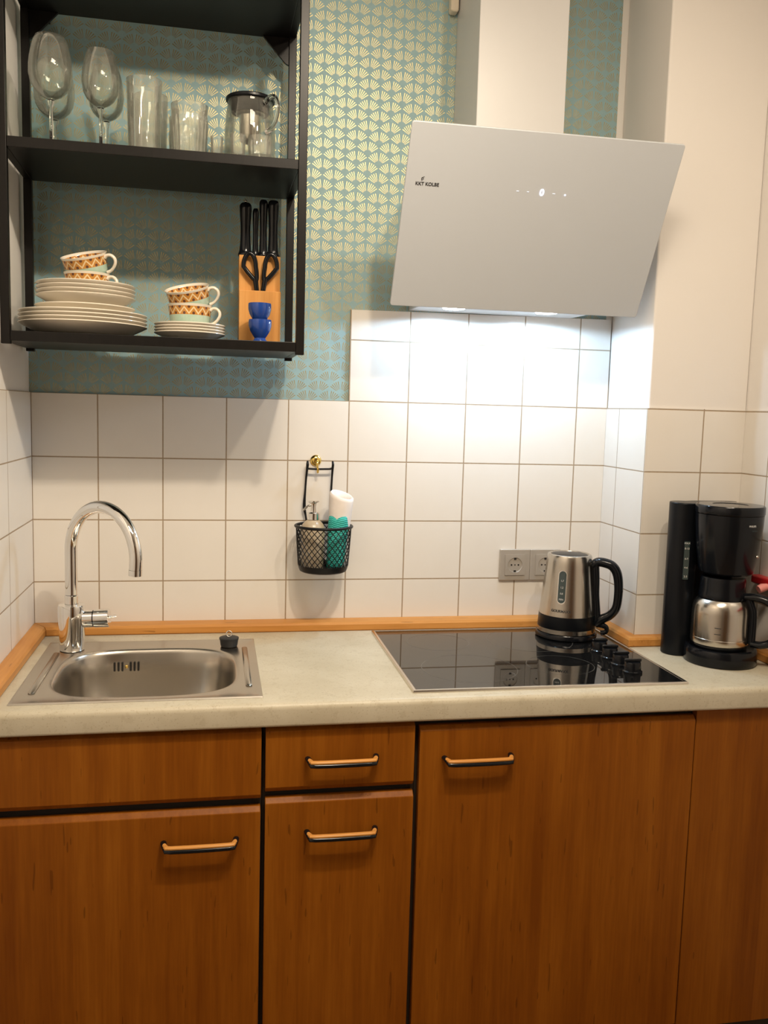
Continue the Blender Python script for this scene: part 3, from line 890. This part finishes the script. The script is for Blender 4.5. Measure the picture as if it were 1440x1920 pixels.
def soap():
    sx, sy, z = .6655, -.0790, 1.0388
    t = thing('soap_dispenser', 'beige soap dispenser with silver pump standing in the wire basket', 'soap dispenser', (sx, sy, z))
    c = (sx, sy, 0)
    MB().lathe([(0, z), (.0255, z), (.0270, z+.003), (.0280, z+.06), (.0295, z+.096), (.0288, z+.105), (.0255, z+.114), (.0190, z+.121), (.0130, z+.1255), (0, z+.1255)], c, 40).build('bottle', M_SOAP, t)
    zc = z+.1258
    MB().lathe([(0, zc), (.0148, zc), (.0150, zc+.0155), (.0130, zc+.0180), (0, zc+.0182)], c, 32).build('collar', M_CHROME, t)
    p = MB().lathe([(0, zc+.0184), (.0075, zc+.0184), (.0066, zc+.030), (.0085, zc+.040), (.0140, zc+.0430), (.0140, zc+.0460), (0, zc+.0475)], c, 28).build('pump_head', M_CHROME, t)
    MB().tube([(sx-.004, sy-.002, zc+.0365), (sx-.015, sy-.004, zc+.032), (sx-.026, sy-.006, zc+.022)], [.0034, .0030, .0025], 10).build('nozzle', M_CHROME, p)
soap()

def cloth():
    x, y, z = .7240, -.0760, 1.0388
    t = thing('rolled_cloth', 'rolled white cloth with turquoise lower half standing in the wire basket', 'cloth', (x, y, z))
    n = 40
    def ring(r, zz, tilt=0, wob=0):
        ty = tilt*1.0
        u = (zz-z)/.18
        return [(x+.011*u + r*cos(2*pi*k/n)*(1+wob*sin(2*2*pi*k/n)), y+r*sin(2*pi*k/n), zz - tilt*cos(2*pi*k/n) + ty*sin(2*pi*k/n)) for k in range(n)]
    loops = [ring(.004, z), ring(.0205, z), ring(.0225, z+.004), ring(.0255, z+.09), ring(.0275, z+.125), ring(.0292, z+.165, .004), ring(.0300, z+.178, .006), ring(.0295, z+.1845, .007, .03),
             ring(.0265, z+.1875, .007, .05), ring(.0225, z+.1860, .007, .08), ring(.0195, z+.174, .004, .1), ring(.0170, z+.13), ring(.004, z+.125)]
    mb = MB(); vs = [v for l in loops for v in l]; fs = []
    for j in range(len(loops)-1):
        fs += [(j*n+k, j*n+(k+1) % n, (j+1)*n+(k+1) % n, (j+1)*n+k) for k in range(n)]
    fs.append(tuple((len(loops)-1)*n+k for k in range(n))); fs.append(tuple(range(n))[::-1])
    mb.add(vs, fs).build('cloth_roll', M_CLOTH, t, smooth=60)
    # turquoise panel wrapped on the front with a heart-shaped upper edge
    mb = MB(); vs = []; fs = []; N = 40; K = 10
    for i in range(N+1):
        u = -1+2*i/N
        a = radians(-112)+u*1.20
        top = z+.128+.008*(abs(sin(u*pi*1.0))**.7) - .022*max(0, abs(u)-.72)/.28
        for k in range(K+1):
            zz = z+.006+(top-z-.006)*k/K
            cx = x+.011*(zz-z)/.18; r = .0008 + (.0226 + (.0255-.0226)*(zz-z-.004)/.086 if zz < z+.09 else .0255 + .002*(zz-z-.09)/.035)
            vs.append((cx+r*cos(a), y+r*sin(a), zz))
    for i in range(N):
        for k in range(K):
            q = i*(K+1)+k; fs.append((q, q+K+1, q+K+2, q+1))
    o = mb.add(vs, fs).build('patterned_panel', M_TURQ, t, smooth=60, label='turquoise textured panel')
    so = o.modifiers.new('thick', 'SOLIDIFY'); so.thickness = .0006; so.offset = 1
cloth()

# ---------------------------------------------------------------- cooker hood
def hood():
    X0, X1 = .8172, 1.4185
    yb, zb, yt, zt = -.2110, 1.6715, -.4000, 2.0180
    t = thing('cooker_hood', 'slanted white glass cooker hood with tall chimney above the hob', 'cooker hood', (1.1178, 0, 1.68))
    d = Vector((0, yt-yb, zt-zb)); Ln = d.length; d.normalize()
    nrm = Vector((0, -d.z, d.y))            # outward (towards room, downward)
    if nrm.y > 0: nrm = -nrm
    def gp(x, s_, o): return tuple(Vector((x, yb, zb)) + d*s_ + nrm*o)
    out = rrect(X0, X1, 0, Ln, .006, 5)
    mb = MB(); n = len(out)
    A = [gp(x, s_, 0) for x, s_ in out]; B = [gp(x, s_, -.007) for x, s_ in out]
    mb.add(A+B, [tuple(range(n)), tuple(range(n, 2*n))[::-1]]+[(i, (i+1) % n, n+(i+1) % n, n+i) for i in range(n)])
    gl = mb.build('glass_panel', M_HOODGLASS, t, smooth=30, bevel=.0015)
    # body behind the glass, narrower than the panel
    bo = [(.0045, 1.6860), (-.1930, 1.6830), (-.3630, 1.9900), (-.2200, 1.9985), (.0045, 1.9985)]
    bd = MB().prism(bo, 'x', .9075, 1.3385).build('hood_body', M_HOODSTEEL, t, smooth=20, bevel=.002)
    MB().box(1.0070, 1.2180, -.2000, .0045, 1.9990, CEIL-.001).build('chimney', M_HOODSTEEL, t, bevel=.0015)
    for lx, ly in ((.9900, -.1250), (1.2220, -.1300)):
        zl = 1.6830
        l = MB().lathe([(0, zl-.0022), (.0260, zl-.0022), (.0270, zl-.0010), (.0270, zl+.0005)], (lx, ly, 0), 32).build('lamp', M_LED, bd, label='lit round hood lamp')
    # lettering, symbol and touch display on the glass
    def on(p, x, s_, k=1): return gp(x+p.x, s_+p.y, .0004+p.z)
    s0 = Ln*.690
    text_mesh('KKT KOLBE', .0098, 'lettering', M_LOGO, t, lambda p: on(p, .8650, s0), bold=.00018)
    mb = MB()
    mb.tube([gp(.8535+.0022*cos(a), s0+.0105+.0022*sin(a), .0005) for a in [2*pi*k/12 for k in range(12)]], .0005, 6, closed=True)
    mb.tube([gp(.8520, s0+.0070, .0005), gp(.8520, s0+.0135, .0005)], .0005, 6)
    mb.tube([gp(.8540, s0+.0140, .0005), gp(.8575, s0+.0150, .0005)], .0005, 6)
    mb.build('brand_symbol', M_LOGO, t)
    sd = Ln*.690
    text_mesh('0', .0200, 'display_digit', M_DIGIT, t, lambda p: on(p, 1.1195, sd), bold=0)
    for x, w in ((1.0650, .0025), (1.0880, .0022), (1.1470, .0030)):
        MB().tube([gp(x-w, sd, .0004), gp(x+w, sd, .0004)], .0005, 6).build('display_icon', M_DIGIT_DIM, t)
    MB().tube([gp(1.1730, sd-.001, .0002), gp(1.1730, sd-.001, .0010)], .0013, 10).build('display_dot', M_DIGIT, t)
hood()

MB().prism(rrect(.9840, 1.0040, 2.4005, 2.4810, .006), 'y', -.022, .0050).build('junction_box', M_CREAMPLASTIC, None, bevel=.003,
    label='small cream plastic box on the wallpaper beside the hood chimney', cat='junction box')

# ---------------------------------------------------------------- wall shelf
SX, SXR, SYF, SYB = .0060, .6090, -.3350, -.0580
Z0, Z1, Z2 = 1.5520, 1.9240, 2.2830
TH = .0200
def shelf_unit():
    t = thing('wall_shelf', 'open dark brown wall shelf with two boards of crockery and glasses beside the wallpaper', 'shelf', (SX, SYB, Z0))
    p = .0175
    top = Z2+TH
    for x in (SX, SXR-p):
        for y in (SYF, SYB-p):
            MB().box(x, x+p, y, y+p, Z0-.006, top).build('post', M_CHARCOAL, t, bevel=.001)
    e = .0003
    for z in (Z0, Z1, Z2):
        s = MB().box(SX+p+e, SXR-p-e, SYF+.0010, SYB-.0010, z, z+TH)
        s.box(SX+.0015, SX+p+e, SYF+p+e, SYB-p-e, z, z+TH); s.box(SXR-p-e, SXR-.0015, SYF+p+e, SYB-p-e, z, z+TH)
        s.build('shelf_board', M_CHARCOAL, t, smooth=0, bevel=.001)
    for x, sg in ((SX+p+e, 1), (SXR-p-e, -1)):
        tri = [(x, Z2-.0003), (x+sg*.060, Z2-.0003), (x+sg*.008, Z2-.056), (x, Z2-.060)]
        if sg < 0: tri = tri[::-1]
        MB().prism(tri, 'y', SYB-.012, SYB-.004).build('corner_bracket', M_CHARCOAL, t, smooth=0)
    for za, zb in ((Z2+TH+.0003, 2.330), (Z1+TH+.0003, 2.000), (Z0+TH+.0003, 1.5900)):  # added lips that stop light falling behind the boards
        MB().box(SX+p+e, SXR-p-e, SYB-.0050, SYB-.0010, za, zb).build('light_stop_lip', M_CHARCOAL, t, smooth=0)
    # pads that hold the unit off the wall
    for x in (SX+.02, SXR-.05):
        MB().box(x, x+.03, SYB+.0005, .0045, Z2+.002, Z2+TH-.002).build('wall_spacer', M_CHARCOAL, t, smooth=0)
    t.rotation_euler = (0, 0, radians(.8))
shelf_unit()
ZL, ZU = Z0+TH+.0006, Z1+TH+.0006       # upper faces of the two boards

# ---- crockery
def plate_mesh(R, h, foot, well, th=.0032, fh=0):
    """outer surface up, then inner surface down"""
    pr = [(0, .0015), (foot-.004, .0015), (foot-.003, 0), (foot, 0), (foot+.0015, .0028), (well, .0045), (R-.002, h-.0035), (R, h-.0022), (R, h-.0008), (R-.0012, h), (well+.002, .0045+th), (well-.004, .0030+th), (0, .0030+th)]
    pr = [(r, z + (0 if (r in (foot-.003, foot) and z == 0) else fh)) for r, z in pr]
    return MB().lathe(pr, (0,0,0), 72)
def soup_mesh(R, h, fh=0):
    pr = [(0, .0015), (.046, .0015), (.047, 0), (.051, 0), (.054, .004), (R*.80, h*.62), (R-.001, h-.003), (R, h-.0012), (R-.0012, h), (R*.80-.002, h*.62+.0040), (.053, .0075), (.046, .0050), (0, .0050)]
    pr = [(r, z + (0 if z == 0 else fh)) for r, z in pr]
    return MB().lathe(pr, (0,0,0), 72)
def stack(name, mesh, cat, group, spots, labels, part='dish'):
    base = thing(name, labels[0], cat, (0,0,0), group)
    mesh.build(part, M_CERAMIC, base, smooth=50)
    for i, (loc, lb) in enumerate(zip(spots, labels)):
        o = base if i == 0 else copy_tree(base)
        place(o, loc, lb)
    return base
def single(name, mesh, cat, group, spots, labels):
    me = mesh.build(name, M_CERAMIC, None, smooth=50, label=labels[0], cat=cat, group=group)
    for i, (loc, lb) in enumerate(zip(spots, labels)):
        o = me if i == 0 else me.copy()
        if i: COL.objects.link(o)
        place(o, loc, lb)
px, py = .1500, -.2020
DP = .0078
orders4 = ('lowest', 'second from bottom', 'third from bottom', 'topmost')
single('dinner_plate', plate_mesh(.1320, .0270, .080, .092), 'plate', 'large dinner plates in the left stack',
       [(px, py, ZL+k*DP) for k in range(4)],
       ['large cream dinner plate, %s of four at the foot of the left stack' % w for w in orders4])
zs = ZL+3*DP+.0068
single('side_plate', plate_mesh(.1030, .0230, .062, .072, fh=.011), 'plate', None, [(px+.004, py, zs)],
       ['smaller cream plate between the dinner plates and the soup plates in the left stack'])
zq = zs+.0182
single('soup_plate', soup_mesh(.1020, .0370), 'soup plate', 'soup plates in the left stack',
       [(px+.006, py, zq+k*.0085) for k in range(4)],
       ['cream soup plate, %s of the four deep plates below the two cups' % w for w in orders4])
zcup = zq+3*.0085+.0085
px2 = .3730
single('saucer', plate_mesh(.0765, .0185, .044, .050, .0028), 'saucer', 'saucers on the right of the board',
       [(px2, py, ZL+k*.0062) for k in range(4)],
       ['small cream saucer, %s of the four under the right pair of cups' % w for w in orders4])
zcup2 = ZL+3*.0062+.0080

H = .052
def cup():
    t = thing('tea_cup', 'x', 'cup', (0,0,0), 'patterned tea cups')
    pr = [(0, .0018), (.026, .0018), (.0268, 0), (.0300, 0), (.0325, .0025), (.0400, .0075), (.0425, .016), (.0445, .030), (.0460, .046), (.0478, .0505), (.0482, .0515), (.0475, H),
          (.0455, .0508), (.0428, .046), (.0412, .030), (.0392, .016), (.0365, .0100), (.030, .0062), (0, .0055)]
    MB().lathe(pr, (0,0,0), 64).build('bowl', M_CUP, t, smooth=50)
    pts = [(.0450, 0, .0420), (.0510, 0, .0455), (.0590, 0, .0450), (.0655, 0, .0385), (.0660, 0, .0300), (.0610, 0, .0210), (.0530, 0, .0140), (.0440, 0, .0105)]
    MB().tube(pts, [.0045, .0036, .0034, .0034, .0033, .0032, .0033, .0040], 12, sq=(1, 1.3), sp=4).build('handle', M_CERAMIC, t, smooth=60, label='cream handle')
    return t
c0 = cup()
place(c0, (.158, py, zcup), 'lower patterned cup standing upright on the soup plates', (0, 0, radians(-18)))
def tilted(src, base, yaw, tilt_axis_deg, tilt, lift, shift, label):
    c = copy_tree(src)
    ax = Vector((cos(radians(tilt_axis_deg)), sin(radians(tilt_axis_deg)), 0))
    q = Matrix.Rotation(radians(tilt), 4, ax) @ Matrix.Rotation(radians(yaw), 4, 'Z')
    c.rotation_euler = q.to_euler()
    c.location = Vector(base) + Vector(shift) + Vector((0, 0, lift))
    c['label'] = label
    return c
tilted(c0, (.158, py, zcup), -16, -33, 20, .0420, (.003, .008, 0), 'upper patterned cup leaning in the cup above the soup plates')
c1 = copy_tree(c0)
place(c1, (px2, py, zcup2), 'lower patterned cup standing upright on the four saucers', (0, 0, radians(-14)))
tilted(c0, (px2, py, zcup2), -12, -33, 20, .0402, (.003, .008, 0), 'upper patterned cup leaning in the cup above the saucers')

# ---- knife block, knives, scissors
def block():
    x0, x1 = .4790, .5705
    t = thing('knife_block', 'stepped wooden knife block with black handled knives on the right of the shelf', 'knife block', ((x0+x1)/2, -.17, ZL))
    mb = MB()
    mb.box(x0, x1, -.2050, -.1780, ZL, 1.6900)             # low front part
    mb.box(x0, x1, -.1778, -.0950, ZL, 1.7700)             # tall rear part
    mb.build('wooden_body', M_BLOCK, t, smooth=0, bevel=.0015)
    mb = MB()
    for a, b in ((.4850, .5060), (.5090, .5225), (.5255, .5420), (.5450, .5660)):
        mb.box(a, b, -.1450, -.1395, 1.7696, 1.7706)
    mb.build('slots', M_DARK, t, smooth=0)
block()
def knife(x, r, z0, z1, label, wide, cap=False, y=-.1425):
    t = thing('kitchen_knife', label, 'knife', (x, y, z0), 'black handled knives in the block')
    pts = [(x, y, z0+.0006), (x, y, z0+.006), (x, y, z0+.018), (x, y, z0+(z1-z0)*.5), (x, y, z1-.022), (x, y, z1-.008), (x, y, z1-.001), (x, y, z1)]
    rs = [r*1.15, r*1.2, r*.95, r*.82, r*.98, r*1.0, r*.7, r*.3]
    MB().tube(pts, rs, 18, sq=(1, wide), sp=4).build('handle', M_BLACK, t)
    if cap: MB().ball((x, y, z1+.0032), .0035, (1, 1, .8)).build('end_cap', M_STEEL, t)
zk = 1.7712
knife(.4935, .0135, zk, 1.8900, 'thick handled knife with steel end cap, leftmost in the block', .8, True)
knife(.5160, .0070, zk, 1.8790, 'thin handled knife beside the leftmost knife in the block', .9)
knife(.5335, .0096, zk, 1.8990, 'knife with medium handle, third from the left in the block', .8)
knife(.5560, .0128, zk, 1.8990, 'broad handled knife, rightmost in the block', .8)
def scissors():
    y = -.1905; zb = 1.6906
    t = thing('scissors', 'black handled kitchen scissors with looped grips hanging in the knife block front', 'scissors', (.525, y, zb))
    for sg, cx in ((-1, .5020), (1, .5490)):
        lp = []
        for k in range(28):
            a = 2*pi*k/28
            w = .0135*(1 - .30*sin(a)*-1 if sin(a) < 0 else 1)
            zz = 1.7430+.0290*sin(a)
            lean = -sg*(.0135 if sin(a) < 0 else .0)*(-sin(a))
            lp.append((cx+w*cos(a)*(1-.25*max(0, -sin(a)))+lean, y, zz))
        MB().tube(lp, .0050, 10, closed=True, sq=(1, 1)).build('grip', M_BLACK, t)
        MB().tube([(cx-sg*.0125, y, 1.7185), (.525+sg*.0085, y, 1.7020), (.525+sg*.0070, y, zb+.0005)], [.0062, .0056, .0052], 12).build('shank', M_BLACK, t)
scissors()

# ---- blue egg cups
def egg():
    me = MB().lathe([(0, .002), (.0150, .001), (.0165, 0), (.0172, .0015), (.0130, .0060), (.0118, .0090), (.0150, .0135), (.0215, .0240), (.0245, .0345), (.0248, .0440), (.0240, .0478), (.0226, .0478),
                     (.0222, .0400), (.0205, .0280), (.0140, .0180), (0, .0150)], (0,0,0), 40).build('egg_cup', M_BLUE, None, smooth=50,
                     label='lower blue glazed egg cup standing on the shelf before the knife block', cat='egg cup', group='blue egg cups')
    me.location = (.5225, -.2700, ZL)
    m2 = me.copy(); COL.objects.link(m2)
    place(m2, (.5215, -.2700, ZL+.0345), 'upper blue glazed egg cup stacked in another before the knife block')
egg()

# ---- glasses
def wine(name, R, zn, H_, rim, label, stemr=.0038, widest=.42):
    t = thing(name, label, 'wine glass', (0,0,0), 'stemmed wine glasses')
    MB().lathe([(0, 0), (.034, 0), (.0345, .0012), (.020, .0035), (.008, .0065), (stemr, .013), (stemr*.9, zn*.6), (stemr, zn-.012), (stemr*1.9, zn-.003), (stemr*1.7, zn+.0012), (0, zn+.0030)], (0,0,0), 36).build('stem', M_SOLIDGLASS, t, smooth=60)
    hb = H_-zn; pr = []
    prof = [(0, .003), (.22, .0065), (.52, .06), (.75, .14), (.92, .25), (1.0, widest), (.990, .53), (.945, .67), (.86, .82), (.77, .93), (rim/R, 1.0)]
    for a, b in prof: pr.append((a*R, zn+.0032 + (hb-.0032)*b if b > .01 else zn+.0034))
    inner = [(max(0, r-.0009), z) for r, z in pr[::-1]]
    MB().lathe(pr+inner[:-1], (0,0,0), 48).build('bowl', M_GLASS, t, smooth=70)
    return t
w = wine('wine_glass', .0425, .0930, .2150, .0285, 'x', widest=.40)
place(w, (.0985, -.2600, ZU), 'large tulip wine glass at the front left of the upper board')
w2 = copy_tree(w); place(w2, (.0830, -.1250, ZU), 'large tulip wine glass behind another at the far left of the upper board')
w3 = wine('wine_glass', .0372, .0885, .2000, .0262, 'x', widest=.44)
place(w3, (.1940, -.2500, ZU), 'smaller wine glass at the front, second stem from the left')
w4 = copy_tree(w3); place(w4, (.1950, -.1600, ZU), 'smaller wine glass behind the second front stem')

def tumbler(name, R, rb, h, label, flutes=0, cat='glass', group=None, mat=None, base=.006):
    t = thing(name, label, cat, (0,0,0), group)
    fl = (lambda a, z: .075*abs(cos(a*flutes/2))*max(0, min(1, (h*.80-z)/(h*.12)))) if flutes else None
    pr = [(0, 0.0002), (rb-.003, .0002), (rb, .002)] + [(rb+(R-rb)*(k/10)**.8, .002+(h-.002)*k/10) for k in range(1, 11)]
    inner = [(max(0, r-.0014), z) for r, z in pr[::-1] if z > base] + [(rb-.003, base+.001), (0, base)]
    MB().lathe(pr+inner, (0,0,0), 96 if flutes else 48, flute=fl).build('vessel', mat or M_GLASS_MILKY, t, smooth=60)
    return t
g = tumbler('beer_glass', .0365, .0320, .1600, 'x', cat='drinking glass', group='tall plain glasses')
place(g, (.2790, -.2250, ZU), 'tall plain drinking glass at the front beside the wine glasses')
g2 = copy_tree(g); place(g2, (.2860, -.1280, ZU), 'tall plain drinking glass behind another of its kind')
g = tumbler('ribbed_tumbler', .0385, .0320, .1120, 'x', flutes=18, cat='drinking glass', group='ribbed tumblers')
place(g, (.3720, -.2420, ZU), 'ribbed glass tumbler at the front beside the glass teapot')
g2 = copy_tree(g); place(g2, (.3640, -.1480, ZU), 'ribbed glass tumbler behind the front ribbed tumbler')
for x, y, R, h, lb in ((.4290, -.2700, .0135, .0465, 'tiny clear shot glass right of the ribbed tumblers'),
                       (.4720, -.2840, .0165, .0495, 'small clear glass before the left side of the teapot'),
                       (.5180, -.2880, .0255, .0470, 'small wide clear glass before the right side of the teapot')):
    g = tumbler('shot_glass', R, R*.85, h, lb, flutes=12 if R > .02 else 0, cat='shot glass', group='small glasses before the teapot', base=.008)
    place(g, (x, y, ZU), lb)

def teapot():
    x, y = .5000, -.1830
    z = ZU
    t = thing('glass_teapot', 'glass teapot with black lid and steel infuser on the upper board', 'teapot', (x, y, z))
    c = (x, y, 0); zt = 2.0930
    pr = [(0, z+.0002), (.050, z+.0002), (.0545, z+.004), (.0560, z+.02), (.0555, z+.08), (.0520, z+.125), (.0490, zt-.006), (.0488, zt)]
    inner = [(max(0, r-.0016), zz) for r, zz in pr[::-1] if zz > z+.003]+[(0, z+.004)]
    MB().lathe(pr+inner, c, 56).build('glass_body', M_GLASS, t, smooth=60)
    MB().lathe([(0, zt-.0240), (.0390, zt-.0240), (.0405, zt-.0220), (.0420, zt+.0003), (.0520, zt+.0003), (.0530, zt+.0015), (.0530, zt+.0060), (.050, zt+.0085), (.020, zt+.0105), (0, zt+.0105)], c, 48).build('lid', M_BLACKSATIN, t)
    zi = 2.0130
    MB().lathe([(0, zt-.0245), (.0330, zt-.0245), (.0310, zt-.0275), (.0240, zt-.0295), (.0232, zt-.0330), (.0228, zi), (.0205, zi-.003), (0, zi-.003)], c, 48).build('infuser', M_STEEL, t)
    ah = radians(-54); d = Vector((cos(ah), sin(ah), 0)); cc = Vector((x, y, 0))
    def q(r, zz): return cc+d*r+Vector((0, 0, zz))
    MB().tube([q(.0520, 2.083), q(.066, 2.090), q(.082, 2.088), q(.092, 2.074), q(.092, 2.052), q(.083, 2.034), q(.070, 2.024), q(.0580, 2.022)],
              [.006, .0056, .0052, .005, .005, .005, .0056, .0065], 14, sp=4).build('handle', M_SOLIDGLASS, t, smooth=60)
teapot()

# ---------------------------------------------------------------- lights
def light(name, kind, loc, energy, col, **kw):
    d = bpy.data.lights.new(name, kind); d.energy = energy; d.color = col
    for k, v in kw.items(): setattr(d, k, v)
    o = bpy.data.objects.new(name, d); COL.objects.link(o); o.location = loc
    return o
WARM = (1.0, .85, .66)
def aim(o, tgt):
    o.rotation_euler = (Vector(tgt)-o.location).to_track_quat('-Z', 'Y').to_euler()
for loc, tgt, e in (((.848, -1.38, 2.54), (-.5, -.15, 1.05), 52), ((1.216, -1.38, 2.55), (1.2, -.15, .95), 28)):
    o = light('ceiling_spot', 'SPOT', loc, e, WARM, shadow_soft_size=.03, spot_size=radians(130), spot_blend=1.0)
    aim(o, tgt)
a = light('ambient_fill', 'AREA', (.70, -1.60, CEIL-.03), 23, WARM, size=.5)  # added soft fill under the ceiling, not a fixture of the room
for lx in (.990, 1.222):
    s = light('hood_lamp_light', 'SPOT', (lx, -.1275, 1.675), 5.2, (.50, .74, 1.0), shadow_soft_size=.02, spot_size=radians(174), spot_blend=.07)

w = bpy.data.worlds.new('room_air'); SC.world = w; w.use_nodes = True
w.node_tree.nodes['Background'].inputs[0].default_value = (.9, .8, .7, 1)
w.node_tree.nodes['Background'].inputs[1].default_value = .05

# ---------------------------------------------------------------- camera
f, yaw, pit, rol = 1671.3185, .1883, -.1128, .0275
Fv = Vector((sin(yaw)*cos(pit), cos(yaw)*cos(pit), sin(pit)))
r0 = Vector((cos(yaw), -sin(yaw), 0)); u0 = r0.cross(Fv)
rt = r0*cos(rol)+u0*sin(rol); up = u0*cos(rol)-r0*sin(rol)
cam = bpy.data.cameras.new('camera'); co = bpy.data.objects.new('camera', cam); COL.objects.link(co)
M = Matrix((rt, up, -Fv)).transposed().to_4x4(); M.translation = Vector((.4301, -2.2394, 1.4329))
co.matrix_world = M
cam.sensor_fit = 'HORIZONTAL'; cam.sensor_width = 36.0; cam.lens = 36.0*f/1440
cam.clip_start = .05
SC.camera = co

vs = SC.view_settings
vs.view_transform = 'Standard'; vs.look = 'None'; vs.gamma = 1; vs.use_curve_mapping = False
vs.exposure = 0.0
